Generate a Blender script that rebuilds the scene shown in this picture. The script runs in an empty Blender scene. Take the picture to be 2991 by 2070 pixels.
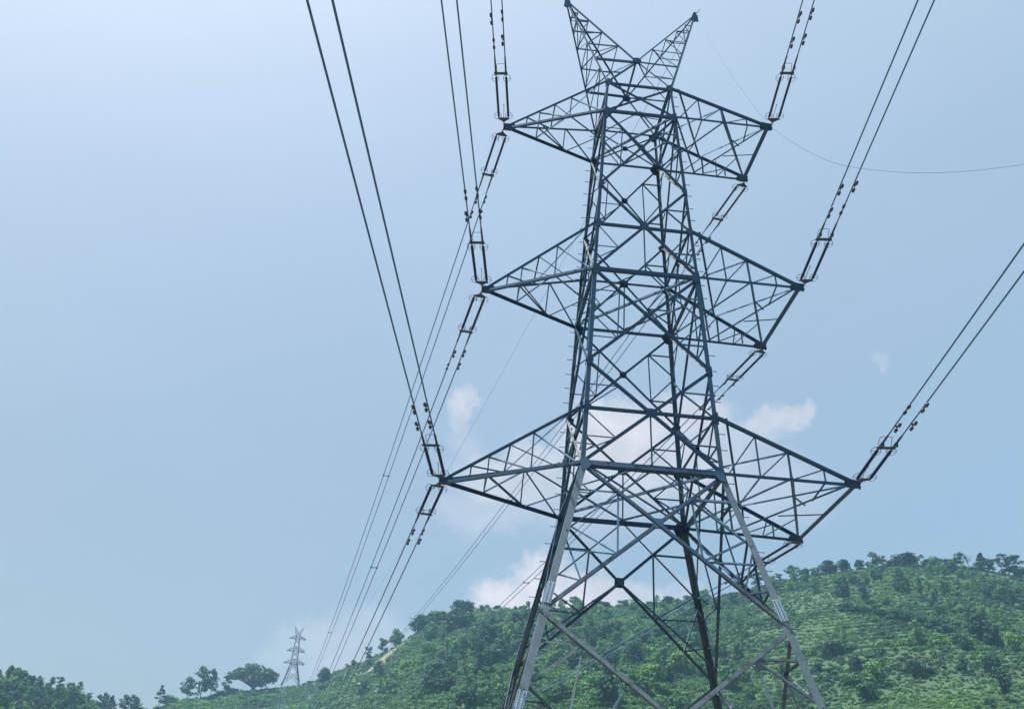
import bpy, math, random
from math import sin, cos, tan, pi, radians, atan2, sqrt, hypot, exp
from mathutils import Vector as V, Matrix, Quaternion, noise

sc = bpy.context.scene
COL = sc.collection
random.seed(7)

# ------------------------------------------------------------------ camera
CAM = V((-6.9059, -32.3392, -13.3078))
YAW, PITCH, ROLL, FPX, PW, PH = 0.0702242, 0.519729, 0.0582608, 2937.179, 2991, 2070
FWD = V((sin(YAW)*cos(PITCH), cos(YAW)*cos(PITCH), sin(PITCH)))
_r0 = V((cos(YAW), -sin(YAW), 0)); _u0 = _r0.cross(FWD)
RGT = cos(ROLL)*_r0 + sin(ROLL)*_u0
UPV = -sin(ROLL)*_r0 + cos(ROLL)*_u0
cd = bpy.data.cameras.new("camera"); co = bpy.data.objects.new("camera", cd); COL.objects.link(co)
cd.sensor_width = 36.0; cd.lens = 36.0*FPX/PW; cd.clip_start = 0.1; cd.clip_end = 9000
M3 = Matrix((RGT, UPV, -FWD)).transposed()
co.matrix_world = Matrix.Translation(CAM) @ M3.to_4x4()
sc.camera = co

# ------------------------------------------------------------------ render, light, sky
sc.render.engine = 'CYCLES'
sc.view_settings.view_transform = 'Standard'; sc.view_settings.look = 'None'
sc.view_settings.exposure = 1.1; sc.view_settings.gamma = 1.0; sc.view_settings.use_curve_mapping = False
sc.cycles.use_denoising = True
sc.cycles.max_bounces = 6; sc.cycles.diffuse_bounces = 3; sc.cycles.transparent_max_bounces = 8
sc.cycles.volume_bounces = 1

SUN_AZ, SUN_EL = -82.0, 68.0          # degrees; azimuth clockwise from +Y
sd = V((sin(radians(SUN_AZ))*cos(radians(SUN_EL)), cos(radians(SUN_AZ))*cos(radians(SUN_EL)), sin(radians(SUN_EL))))
sl = bpy.data.lights.new("sun", 'SUN'); sl.energy = 4.9; sl.angle = radians(0.5); sl.color = (1.0, 0.95, 0.88)
so = bpy.data.objects.new("sun", sl); COL.objects.link(so)
so.rotation_euler = (-sd).to_track_quat('-Z', 'Y').to_euler(); so.location = (-60, 20, 90)

def ray(px, py):
    v = FWD + RGT*((px-PW/2)/FPX) - UPV*((py-PH/2)/FPX); v.normalize(); return v
def azel(px, py):
    v = ray(px, py); return math.degrees(atan2(v.x, v.y)), math.asin(v.z)

world = bpy.data.worlds.new("World"); sc.world = world; world.use_nodes = True
nt = world.node_tree; nt.nodes.clear()
def N(t, typ, **kw):
    n = t.nodes.new(typ)
    for k, v in kw.items(): setattr(n, k, v)
    return n
def math_n(t, op, a, b=None, c=None, clamp=False):
    n = N(t, 'ShaderNodeMath', operation=op, use_clamp=clamp)
    for i, x in enumerate((a, b, c)):
        if x is None: continue
        if isinstance(x, (int, float)): n.inputs[i].default_value = x
        else: t.links.new(x, n.inputs[i])
    return n.outputs[0]
def vmath(t, op, a, b=None):
    n = N(t, 'ShaderNodeVectorMath', operation=op)
    for i, x in enumerate((a, b)):
        if x is None: continue
        if isinstance(x, (tuple, list, V)): n.inputs[i].default_value = x
        else: t.links.new(x, n.inputs[i])
    return n
def mixc(t, f, a, b, bt='MIX'):
    n = N(t, 'ShaderNodeMix', data_type='RGBA', blend_type=bt)
    for i, x in ((0, f), (6, a), (7, b)):
        if isinstance(x, (int, float)): n.inputs[i].default_value = x
        elif isinstance(x, tuple): n.inputs[i].default_value = (*x, 1) if len(x) == 3 else x
        else: t.links.new(x, n.inputs[i])
    return n.outputs[2]
def smooth(t, x, lo, hi, a=0.0, b=1.0):
    n = N(t, 'ShaderNodeMapRange', interpolation_type='SMOOTHSTEP')
    t.links.new(x, n.inputs[0])
    for i, v in enumerate((lo, hi, a, b)): n.inputs[i+1].default_value = v
    return n.outputs[0]

SKY_STRENGTH = 0.14
out = N(nt, 'ShaderNodeOutputWorld'); bg = N(nt, 'ShaderNodeBackground')
bg.inputs[1].default_value = SKY_STRENGTH
sky = N(nt, 'ShaderNodeTexSky'); sky.sky_type = 'NISHITA'; sky.sun_disc = False
sky.sun_elevation = radians(SUN_EL); sky.sun_rotation = radians(SUN_AZ)
sky.altitude = 900; sky.air_density = 1.0; sky.dust_density = 3.5; sky.ozone_density = 1.6
tc = N(nt, 'ShaderNodeTexCoord')
DIR = tc.outputs['Generated']
# warped direction for cumulus puffs, sitting at fixed compass bearings of the sky
nz = N(nt, 'ShaderNodeTexNoise'); nz.inputs['Scale'].default_value = 15; nz.inputs['Detail'].default_value = 7; nz.inputs['Roughness'].default_value = 0.68
nt.links.new(DIR, nz.inputs['Vector'])
wv = vmath(nt, 'SUBTRACT', nz.outputs['Color'], (0.5, 0.5, 0.5))
ws = N(nt, 'ShaderNodeVectorMath', operation='SCALE'); nt.links.new(wv.outputs[0], ws.inputs[0]); ws.inputs[3].default_value = 0.085
wd = vmath(nt, 'ADD', DIR, ws.outputs[0]).outputs[0]
# (pixel bearing x, y, half-width, half-height in pixels, strength)
PUFFS = [(1350, 1185, 42, 36, .62), (1395, 1175, 30, 20, .5), (1345, 1235, 26, 24, .3),
         (1830, 1270, 150, 95, .95), (1990, 1230, 110, 60, .8), (1740, 1330, 120, 90, .8), (1900, 1370, 240, 90, .6),
         (2235, 1245, 85, 38, .62), (2310, 1228, 46, 26, .62), (2180, 1290, 120, 60, .4),
         (1500, 1400, 170, 80, .6), (1560, 1350, 100, 50, .7), (1420, 1490, 130, 70, .35), (1640, 1450, 230, 80, .3), (2180, 1430, 200, 90, .35),
         (1470, 1730, 85, 60, 1.0), (1570, 1695, 90, 60, .95), (1640, 1740, 190, 70, .9), (1830, 1750, 190, 50, .6),
         (2588, 1080, 27, 20, .2), (970, 1930, 150, 90, .38), (1080, 1880, 120, 90, .3), (1370, 1300, 60, 40, .25)]
tot = None
for (px, py, hw, hh, st) in PUFFS:
    c = ray(px, py); rt = V((c.y, -c.x, 0)).normalized(); up = rt.cross(c)
    d = vmath(nt, 'SUBTRACT', wd, c).outputs[0]
    cosoff = c.dot(FWD)
    ax = vmath(nt, 'DOT_PRODUCT', d, rt*(FPX/hw/cosoff)).outputs['Value']; ay = vmath(nt, 'DOT_PRODUCT', d, up*(FPX/hh/cosoff)).outputs['Value']
    az_ = vmath(nt, 'DOT_PRODUCT', d, c*4).outputs['Value']
    q = math_n(nt, 'ADD', math_n(nt, 'ADD', math_n(nt, 'MULTIPLY', ax, ax), math_n(nt, 'MULTIPLY', ay, ay)), math_n(nt, 'MULTIPLY', az_, az_))
    soft = 1.5 if hw > 200 else 1.0
    b = smooth(nt, q, 0.1/soft, 2.2*soft, st, 0.0)
    tot = b if tot is None else math_n(nt, 'MAXIMUM', tot, b)
nz2 = N(nt, 'ShaderNodeTexNoise'); nz2.inputs['Scale'].default_value = 30; nz2.inputs['Detail'].default_value = 5
nt.links.new(DIR, nz2.inputs['Vector'])
shade = smooth(nt, nz2.outputs[0], 0.3, 0.75, 0.86, 1.06)
cloudc = mixc(nt, 1.0, (2.62, 2.56, 2.78), shade, 'MULTIPLY')
# summer haze thins the blue towards the ridge line: a slow tilt of the sky's colour with height and compass bearing
SKYM = ((0.2978, 0.2951, 0.2714), (1.1751, 1.0088, 0.7026), (-0.0309, 0.1042, 0.1701), (0.5565, 0.2617, -0.0185))
sx_ = N(nt, 'ShaderNodeSeparateXYZ'); nt.links.new(DIR, sx_.inputs[0])
zc = math_n(nt, 'MINIMUM', math_n(nt, 'MAXIMUM', sx_.outputs[2], 0.0), 0.8)
hc = vmath(nt, 'DOT_PRODUCT', DIR, (0.9975, -0.0702, 0.0)).outputs['Value']
mz = N(nt, 'ShaderNodeVectorMath', operation='SCALE'); mz.inputs[0].default_value = SKYM[1]; nt.links.new(zc, mz.inputs[3])
mh = N(nt, 'ShaderNodeVectorMath', operation='SCALE'); mh.inputs[0].default_value = SKYM[2]; nt.links.new(hc, mh.inputs[3])
mq = N(nt, 'ShaderNodeVectorMath', operation='SCALE'); mq.inputs[0].default_value = SKYM[3]; nt.links.new(math_n(nt, 'MULTIPLY', zc, hc), mq.inputs[3])
mm_ = vmath(nt, 'ADD', vmath(nt, 'ADD', vmath(nt, 'ADD', mz.outputs[0], mh.outputs[0]).outputs[0], mq.outputs[0]).outputs[0], SKYM[0]).outputs[0]
mm_ = vmath(nt, 'MAXIMUM', mm_, (0.15, 0.15, 0.15)).outputs[0]
mpv = N(nt, 'ShaderNodeMapping'); mpv.inputs['Scale'].default_value = (2.2, 2.2, 5.5); nt.links.new(DIR, mpv.inputs['Vector'])
nz3 = N(nt, 'ShaderNodeTexNoise'); nz3.inputs['Scale'].default_value = 1.6; nz3.inputs['Detail'].default_value = 5; nt.links.new(mpv.outputs[0], nz3.inputs['Vector'])
veil = N(nt, 'ShaderNodeVectorMath', operation='SCALE'); nt.links.new(vmath(nt, 'MULTIPLY', sky.outputs[0], mm_).outputs[0], veil.inputs[0])
nt.links.new(smooth(nt, nz3.outputs[0], .25, .75, .985, 1.02), veil.inputs[3])
skycol = veil.outputs[0]
fin = mixc(nt, tot, skycol, cloudc)
nt.links.new(fin, bg.inputs[0]); nt.links.new(bg.outputs[0], out.inputs[0])

# ------------------------------------------------------------------ materials
def mat(name, build):
    m = bpy.data.materials.new(name); m.use_nodes = True; t = m.node_tree
    t.nodes.clear(); o = N(t, 'ShaderNodeOutputMaterial'); p = N(t, 'ShaderNodeBsdfPrincipled')
    t.links.new(p.outputs[0], o.inputs[0]); build(t, p, o); return m
def tex(t, scale, detail=4, rough=.6, obj=True):
    n = N(t, 'ShaderNodeTexNoise'); n.inputs['Scale'].default_value = scale
    n.inputs['Detail'].default_value = detail; n.inputs['Roughness'].default_value = rough
    if obj:
        c = N(t, 'ShaderNodeTexCoord'); t.links.new(c.outputs['Object'], n.inputs['Vector'])
    return n.outputs[0]
def steel(base, rust, rough, amt, metal=.35, low=None, spec=.5):
    def b(t, p, o):
        g = N(t, 'ShaderNodeNewGeometry')
        base2 = mixc(t, g.outputs['Random Per Island'], tuple(x*.62 for x in base), tuple(x*1.5 for x in base))
        if low:                                                     # lower lifts: brighter light painted in as a paler tone, with more rust streaks
            tcz = N(t, 'ShaderNodeTexCoord'); sz_ = N(t, 'ShaderNodeSeparateXYZ'); t.links.new(tcz.outputs['Object'], sz_.inputs[0])
            lo = smooth(t, sz_.outputs[2], low[0], low[1]); dirt = smooth(t, sz_.outputs[2], 2.5, -2.5)
            base2 = mixc(t, lo, base2, mixc(t, g.outputs['Random Per Island'], (.090, .140, .178), (.145, .200, .24)))
            am = math_n(t, 'MULTIPLY_ADD', dirt, amt, amt*.2)
            f = math_n(t, 'MULTIPLY', smooth(t, tex(t, 3.1, 6, .7), .46, .7), am)
        else: f = smooth(t, tex(t, 3.1, 6, .7), .46, .7, 0, amt)
        c1 = mixc(t, f, base2, rust)
        c2 = mixc(t, smooth(t, tex(t, 17, 3), .35, .7, 0, .35), c1, tuple(x*.6 for x in base))
        t.links.new(c2, p.inputs['Base Color'])
        p.inputs['Metallic'].default_value = metal; p.inputs['Specular IOR Level'].default_value = spec
        t.links.new(smooth(t, tex(t, 8, 3), .3, .7, rough-.12, rough+.12), p.inputs['Roughness'])
    return b
STEEL = mat("galvanised_steel", steel((.024, .068, .128), (.060, .054, .040), .6, .8, .1, (-2.8, -6.3), .2))
LEGST = mat("galvanised_leg_steel", steel((.030, .080, .140), (.06, .055, .042), .6, .3, .1, (5.0, -4.5), .25))
LEGBACK = mat("stained_back_leg_steel", steel((.045, .085, .115), (.135, .105, .065), .65, 1.0, .05, (-3.0, -9.0), .2))
SUNLIT = mat("painted_sunlit_steel", steel((.22, .24, .26), (.05, .05, .045), .6, .7, .1))  # brightness of sunlit flanges painted into the colour of some side diagonals
STEELD = mat("dull_steel_bracing", steel((.048, .120, .195), (.08, .072, .055), .62, .6, .1, (-2.8, -6.3), .2))
PLATE = mat("new_zinc_plate", steel((.26, .36, .45), (.2, .22, .24), .45, .3))
LITSTRIP = mat("painted_sunlit_strip", steel((.62, .60, .57), (.3, .26, .22), .7, .5, .0))  # pale tone of the sunlit strip painted on the far left leg
BOLT = mat("dark_bolt", steel((.03, .04, .05), (.04, .03, .02), .5, .5))
FARST = mat("weathered_steel_far_pylon", steel((.02, .045, .07), (.025, .04, .055), .9, .4, .0, None, .1))
ALU = mat("weathered_aluminium_wire", steel((.045, .135, .235), (.05, .11, .17), .6, .3, .1))
FITT = mat("dark_forged_fitting", steel((.035, .05, .075), (.05, .04, .03), .5, .4, .4))
def _ins(t, p, o):
    p.inputs['Base Color'].default_value = (.012, .03, .09, 1); p.inputs['Roughness'].default_value = .6; p.inputs['Specular IOR Level'].default_value = .25
    t.links.new(mixc(t, smooth(t, tex(t, 6), .4, .7), (.010, .028, .085), (.018, .036, .08)), p.inputs['Base Color'])
INSU = mat("blue_black_insulator_glaze", _ins)
def _conc(t, p, o):
    t.links.new(mixc(t, tex(t, 3), (.22, .21, .19), (.36, .35, .32)), p.inputs['Base Color']); p.inputs['Roughness'].default_value = .9
CONC = mat("grey_concrete", _conc)
def leafmat(name, c0, c1, trans=.25):
    def b(t, p, o):
        oi = N(t, 'ShaderNodeObjectInfo'); g = N(t, 'ShaderNodeNewGeometry')
        a = mixc(t, oi.outputs['Random'], c0, c1)
        a = mixc(t, smooth(t, g.outputs['Random Per Island'], 0, 1, 0, .5), a, tuple(x*.5 for x in c0))
        a = mixc(t, smooth(t, g.outputs['Random Per Island'], .8, 1, 0, .25), a, tuple(min(1, x*1.6) for x in c1))
        t.links.new(a, p.inputs['Base Color']); p.inputs['Roughness'].default_value = .62
        p.inputs['Specular IOR Level'].default_value = .25
        tr = N(t, 'ShaderNodeBsdfTranslucent'); t.links.new(a, tr.inputs[0])
        mx = N(t, 'ShaderNodeMixShader'); mx.inputs[0].default_value = trans
        t.links.new(p.outputs[0], mx.inputs[1]); t.links.new(tr.outputs[0], mx.inputs[2]); t.links.new(mx.outputs[0], o.inputs[0])
    return mat(name, b)
LEAF_D = leafmat("dark_evergreen_leaves", (.013, .058, .030), (.025, .086, .040))
LEAF_M = leafmat("mid_green_leaves", (.042, .145, .046), (.072, .20, .058))
LEAF_L = leafmat("fresh_green_leaves", (.085, .215, .05), (.135, .275, .062))
LEAF_B = leafmat("scrub_leaves", (.038, .122, .040), (.082, .19, .054))
def _bark(t, p, o):
    t.links.new(mixc(t, tex(t, 5), (.05, .04, .03), (.13, .11, .09)), p.inputs['Base Color']); p.inputs['Roughness'].default_value = .9
BARK = mat("rough_bark", _bark)
def _white(t, p, o):
    t.links.new(mixc(t, tex(t, 2), (.55, .52, .47), (.7, .66, .6)), p.inputs['Base Color']); p.inputs['Roughness'].default_value = .85
LIME = mat("limewashed_mud_wall", _white)
def _roof(t, p, o):
    t.links.new(mixc(t, tex(t, 3), (.10, .10, .11), (.2, .2, .22)), p.inputs['Base Color']); p.inputs['Roughness'].default_value = .6
ROOF = mat("grey_tin_roof", _roof)
def _rock(t, p, o):
    t.links.new(mixc(t, tex(t, 1.2, 6), (.30, .25, .21), (.5, .44, .38)), p.inputs['Base Color']); p.inputs['Roughness'].default_value = .9
ROCK = mat("pale_weathered_rock", _rock)
def _rope(t, p, o):
    t.links.new(mixc(t, tex(t, 9), (.14, .20, .25), (.18, .24, .28)), p.inputs['Base Color']); p.inputs['Roughness'].default_value = .8
ROPE = mat("grey_pilot_rope", _rope)

# ------------------------------------------------------------------ mesh helper
class MB:
    def __init__(s): s.v = []; s.f = []; s.m = []; s.mi = 0
    def add(s, vs, fs):
        o = len(s.v); s.v.extend([tuple(x) for x in vs]); s.f.extend([tuple(i+o for i in f) for f in fs]); s.m.extend([s.mi]*len(fs))
    def angle(s, A, B, n, size=.1, t=.012, off=0.0, flip=False, size2=None):
        """an L-section bar from A to B; one flange lies in the plane with normal n, the other turns inward"""
        A, B, n = V(A), V(B), V(n)
        d = (B-A).normalized(); n = (n - d*n.dot(d)).normalized(); u = n.cross(d)
        if flip: u = -u
        size2 = size2 or size
        c = [(0, 0), (size, 0), (size, -t), (t, -t), (t, -size2), (0, -size2)]
        sh = -size/2
        ring = lambda P: [P + u*(a+sh) + n*(b+off) for a, b in c]
        r0, r1 = ring(A), ring(B)
        fs = [(i, (i+1) % 6, 6+(i+1) % 6, 6+i) for i in range(6)]
        if flip: fs = [f[::-1] for f in fs]
        fs += [(3, 2, 1, 0), (5, 4, 3, 0), (6, 7, 8, 9), (6, 9, 10, 11)] if not flip else [(0, 1, 2, 3), (0, 3, 4, 5), (9, 8, 7, 6), (11, 10, 9, 6)]
        s.add(r0+r1, fs)
    def legangle(s, A, B, ux, uy, size, t):
        A, B = V(A), V(B); ux, uy = V(ux), V(uy)
        c = [(0, 0), (size, 0), (size, t), (t, t), (t, size), (0, size)]
        r0 = [A+ux*a+uy*b for a, b in c]; r1 = [B+ux*a+uy*b for a, b in c]
        fs = [(i, (i+1) % 6, 6+(i+1) % 6, 6+i) for i in range(6)] + [(3, 2, 1, 0), (5, 4, 3, 0), (6, 7, 8, 9), (6, 9, 10, 11)]
        s.add(r0+r1, fs)
    def tube(s, pts, r, k=6, closed=False, r1=None):
        pts = [V(p) for p in pts]; n = len(pts); vs = []; prev = None
        for i, p in enumerate(pts):
            if closed: d = pts[(i+1) % n]-pts[i-1]
            else: d = pts[min(i+1, n-1)]-pts[max(i-1, 0)]
            d.normalize()
            if prev is None:
                a = V((0, 0, 1)) if abs(d.z) < .9 else V((1, 0, 0)); x = d.cross(a).normalized()
            else: x = (prev - d*prev.dot(d)).normalized()
            prev = x; y = d.cross(x)
            rr = r if r1 is None else r+(r1-r)*i/(n-1)
            for j in range(k):
                a = 2*pi*j/k; vs.append(p+x*(rr*cos(a))+y*(rr*sin(a)))
        fs = []
        for i in range(n if closed else n-1):
            for j in range(k):
                a, b = i*k+j, i*k+(j+1) % k; c, d_ = ((i+1) % n)*k+(j+1) % k, ((i+1) % n)*k+j
                fs.append((a, b, c, d_))
        if not closed:
            fs.append(tuple(range(k-1, -1, -1))); fs.append(tuple((n-1)*k+j for j in range(k)))
        s.add(vs, fs)
    def plate(s, C, u, w, n, poly, t=.012, off=0.0):
        C, u, w, n = V(C), V(u).normalized(), V(w), V(n).normalized()
        w = (w-u*w.dot(u)).normalized()
        k = len(poly)
        a = [C+u*x+w*y+n*(off+t/2) for x, y in poly]; b = [C+u*x+w*y+n*(off-t/2) for x, y in poly]
        s.add(a+b, [tuple(range(k)), tuple(range(2*k-1, k-1, -1))]+[(i, k+i, k+(i+1) % k, (i+1) % k) for i in range(k)])
    def box(s, c, sx, sy, sz):
        c = V(c); vs = [c+V((x*sx/2, y*sy/2, z*sz/2)) for x in (-1, 1) for y in (-1, 1) for z in (-1, 1)]
        s.add(vs, [(0, 1, 3, 2), (4, 6, 7, 5), (0, 4, 5, 1), (2, 3, 7, 6), (0, 2, 6, 4), (1, 5, 7, 3)])
    def lathe_x(s, prof, k=10, y=0., z=0.):
        """profile of (x, radius) turned about the local x axis"""
        vs = []; n = len(prof)
        for x, r in prof:
            for j in range(k):
                a = 2*pi*j/k; vs.append((x, y+r*cos(a), z+r*sin(a)))
        fs = [(i*k+j, (i+1)*k+j, (i+1)*k+(j+1) % k, i*k+(j+1) % k) for i in range(n-1) for j in range(k)]
        fs.append(tuple(range(k))); fs.append(tuple((n-1)*k+j for j in range(k-1, -1, -1)))
        s.add(vs, fs)
    def mesh(s, name, *mats, smooth=False):
        me = bpy.data.meshes.new(name); me.from_pydata(s.v, [], s.f); me.update()
        for m in mats: me.materials.append(m)
        if len(mats) > 1: me.polygons.foreach_set('material_index', s.m)
        if smooth: me.polygons.foreach_set('use_smooth', [True]*len(me.polygons))
        return me

def link(name, data, parent=None, loc=None):
    o = bpy.data.objects.new(name, data); COL.objects.link(o)
    if parent is not None: o.parent = parent
    if loc is not None: o.location = loc
    return o
def tag(o, label=None, cat=None, group=None, kind=None):
    for k, v in (('label', label), ('category', cat), ('group', group), ('kind', kind)):
        if v: o[k] = v
    return o
def lerp(a, b, t): return a+(b-a)*t

# ------------------------------------------------------------------ terrain
RIDGE = [(-700, 1990, 520), (-150, 1975, 520), (0, 1985, 520), (150, 2010, 530), (250, 2040, 545), (330, 2078, 565), (390, 2092, 600),
         (430, 2080, 640), (520, 2050, 665), (620, 2034, 685), (700, 2020, 695), (850, 2005, 702), (905, 1996, 700), (960, 1970, 695), (1050, 1937, 690),
         (1130, 1900, 675), (1200, 1860, 655), (1260, 1830, 640), (1350, 1800, 630), (1420, 1787, 620), (1520, 1777, 615), (1700, 1775, 610),
         (1850, 1768, 605), (2000, 1757, 600), (2150, 1733, 595), (2250, 1703, 592), (2350, 1684, 588), (2450, 1667, 585), (2550, 1655, 582),
         (2637, 1648, 580), (2750, 1652, 578), (2850, 1660, 575), (2991, 1684, 570), (3250, 1720, 565), (3700, 1800, 560)]
RT = [(-180., radians(3.0), 600.), (-60., radians(6.0), 540.)]
for (x, y, D) in RIDGE:
    a, e = azel(x, y); RT.append((a, e, D))
RT += [(75., radians(8.0), 560.), (180., radians(3.0), 600.)]
RT.sort()
def ridge(az):
    for i in range(len(RT)-1):
        if az <= RT[i+1][0]:
            t = (az-RT[i][0])/max(1e-6, RT[i+1][0]-RT[i][0])
            return lerp(RT[i][1], RT[i+1][1], t), lerp(RT[i][2], RT[i+1][2], t)
    return RT[-1][1:]
ZB = -13.35
def sstep(a, b, x):
    t = min(1, max(0, (x-a)/(b-a))); return t*t*(3-2*t)
def height(az, d):
    el, D = ridge(az)
    w = sstep(-9, 3, az)
    d0 = lerp(230, 150, w); p = lerp(1.25, 1.12, w)
    zr = CAM.z + D*tan(el)
    base = ZB - 1.5*(1-sstep(4, 26, d)) - 6*sstep(70, 140, d)
    if d <= d0: return base
    if d <= D:
        s = (d-d0)/(D-d0); z = base + (zr-base)*s**p
        x, y = d*sin(radians(az)), d*cos(radians(az))
        env = sin(pi*min(1, s**.8))*1.0
        n1 = noise.noise((x*.012, y*.012, 3.3)); n2 = noise.noise((x*.045, y*.045, 7.1))
        z += env*(7*n1 + 2.0*n2)
        # a nearer spur behind the tower's feet
        z += 13*exp(-((az-10.5)/3.6)**2)*exp(-((d-330)/60)**2)
        # old field terraces on the right-hand slope
        tm = sstep(17.5, 20.5, az)*(1-sstep(29.5, 32, az))*sstep(.48, .56, s)*(1-sstep(.80, .86, s))
        if tm > 0:
            q = z/3.0; f = q-math.floor(q)
            z += tm*3.0*(sstep(.55, 1.0, f)-f)*(.5+.35*n2)
        return z
    return zr - (d-D)*.30 + min(0, 0) if zr-(d-D)*.30 > -60 else -60
def ground_at(az, d):
    return V((CAM.x+d*sin(radians(az)), CAM.y+d*cos(radians(az)), height(az, d)))

az_list = [-180+i*8 for i in range(17)] + [-44, -38, -33, -29]
a = -26.0
while a < 38.01: az_list.append(a); a += 0.24
az_list += [42, 47, 54] + [62+i*8 for i in range(15)]
d_list = [2, 5, 10, 16, 24, 32, 40, 50, 62, 76, 92, 110, 130, 150]
dd = 158.
while dd < 710: d_list.append(dd); dd += 2.0 if dd > 330 else 4.0
d_list += [725, 750, 790, 840, 900, 970, 1050]
mb = MB(); na = len(az_list)
vs = [tuple(V((CAM.x, CAM.y, height(0, 0))))]
for d in d_list:
    for az in az_list: vs.append(tuple(ground_at(az, d)))
fs = []
for j in range(na): fs.append((0, 1+(j+1) % na, 1+j)[::-1])
for i in range(len(d_list)-1):
    for j in range(na):
        a_, b_ = 1+i*na+j, 1+i*na+(j+1) % na
        fs.append((a_, a_+na, b_+na, b_)[::-1] if False else (a_, b_, b_+na, a_+na)[::-1])
mb.v = vs; mb.f = fs; mb.m = [0]*len(fs)
SCARS = [(1145, 1905, 40), (1100, 1945, 26), (1060, 1975, 22), (1180, 1893, 18)]
def hit(px, py):
    """the point of the hillside seen in a given direction"""
    a, e = azel(px, py); el, D = ridge(a); d = 160.
    while d < D:
        if CAM.z + d*tan(e) < height(a, d): break
        d += 1.0
    return a, min(d, D-1)
SC = []
for (x, y, r) in SCARS:
    a, d = hit(x, y); SC.append((ground_at(a, d), 1.35*r*d/FPX))
def _terr(t, p, o):
    g = N(t, 'ShaderNodeNewGeometry'); pos = g.outputs['Position']
    n1 = N(t, 'ShaderNodeTexNoise'); n1.inputs['Scale'].default_value = .06; n1.inputs['Detail'].default_value = 6; t.links.new(pos, n1.inputs['Vector'])
    n2 = N(t, 'ShaderNodeTexNoise'); n2.inputs['Scale'].default_value = .9; n2.inputs['Detail'].default_value = 5; t.links.new(pos, n2.inputs['Vector'])
    c = mixc(t, smooth(t, n1.outputs[0], .35, .65), (.016, .046, .016), (.028, .070, .024))
    c = mixc(t, smooth(t, n2.outputs[0], .58, .8, 0, .5), c, (.060, .085, .036))
    c = mixc(t, smooth(t, n2.outputs[0], .5, .3, 0, .6), c, (.03, .06, .025))
    cv = vmath(t, 'DISTANCE', pos, (CAM.x, CAM.y, -15)).outputs['Value']
    c = mixc(t, smooth(t, cv, 210, 120), c, mixc(t, n2.outputs[0], (.075, .066, .055), (.12, .105, .088)))   # unseen valley floor: soil brown chosen to take green out of the bounce light
    tot = None
    for P, r in SC:
        d = vmath(t, 'DISTANCE', pos, tuple(P)).outputs['Value']
        d = math_n(t, 'ADD', d, math_n(t, 'MULTIPLY', n2.outputs[0], r*.9))
        b = smooth(t, d, r*1.0, r*1.6, 1, 0); tot = b if tot is None else math_n(t, 'MAXIMUM', tot, b)
    c = mixc(t, tot, c, (.150, .118, .085))
    t.links.new(c, p.inputs['Base Color']); p.inputs['Roughness'].default_value = .95
    bp = N(t, 'ShaderNodeBump'); bp.inputs['Strength'].default_value = .6; bp.inputs['Distance'].default_value = .6
    t.links.new(n2.outputs[0], bp.inputs['Height']); t.links.new(bp.outputs[0], p.inputs['Normal'])
TERR = mat("grassy_hillside", _terr)
me = mb.mesh("terrain", TERR, smooth=True)
tag(link("terrain", me), "green terraced hillside rising round the valley", "hill", kind="structure")

# ------------------------------------------------------------------ lattice pylon
ASP = 1.0942
LEV = [(-20, 2.374+.2437*20), (-5.319, 3.670), (0., 2.3744), (2.106, 2.282), (8.0, 1.9755), (10.234, 1.8348), (16.327, 1.5067), (18.074, 1.3922)]
def wz(z):
    for i in range(len(LEV)-1):
        if z <= LEV[i+1][0]:
            t = (z-LEV[i][0])/(LEV[i+1][0]-LEV[i][0]); return lerp(LEV[i][1], LEV[i+1][1], t)
    return LEV[-1][1]
SG = {'a': (-1, -1), 'b': (1, -1), 'c': (1, 1), 'd': (-1, 1)}        # near-left, near-right, far-right, far-left
def P(c, z): return V((SG[c][0]*wz(z), SG[c][1]*wz(z)*ASP, z))
UP3, LO3, M2, UP2, LO2, M1, UP1, LO1, BOT = 18.074, 16.327, 12.23, 10.234, 8.0, 3.96, 2.106, 0.0, -5.319
ARM = [(LO1, UP1, 6.725, 2.709), (LO2, UP2, 5.775, 2.199), (LO3, UP3, 5.39, 1.675)]   # lower, upper chord height, tip x, half-depth
PKX, PKZ, CRZ, CRY = 3.015, 24.31, 19.856, 1.1246
FACES = [('a', 'b', V((0, -1, 0))), ('b', 'c', V((1, 0, 0))), ('c', 'd', V((0, 1, 0))), ('d', 'a', V((-1, 0, 0)))]

def facenorm(A, B, C, ref):
    n = (B-A).cross(C-A).normalized(); return n if n.dot(ref) > 0 else -n
OCT = lambda r, q=.42: [(r, r*q), (r*q, r), (-r*q, r), (-r, r*q), (-r, -r*q), (-r*q, -r), (r*q, -r), (r, -r*q)]

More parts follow.
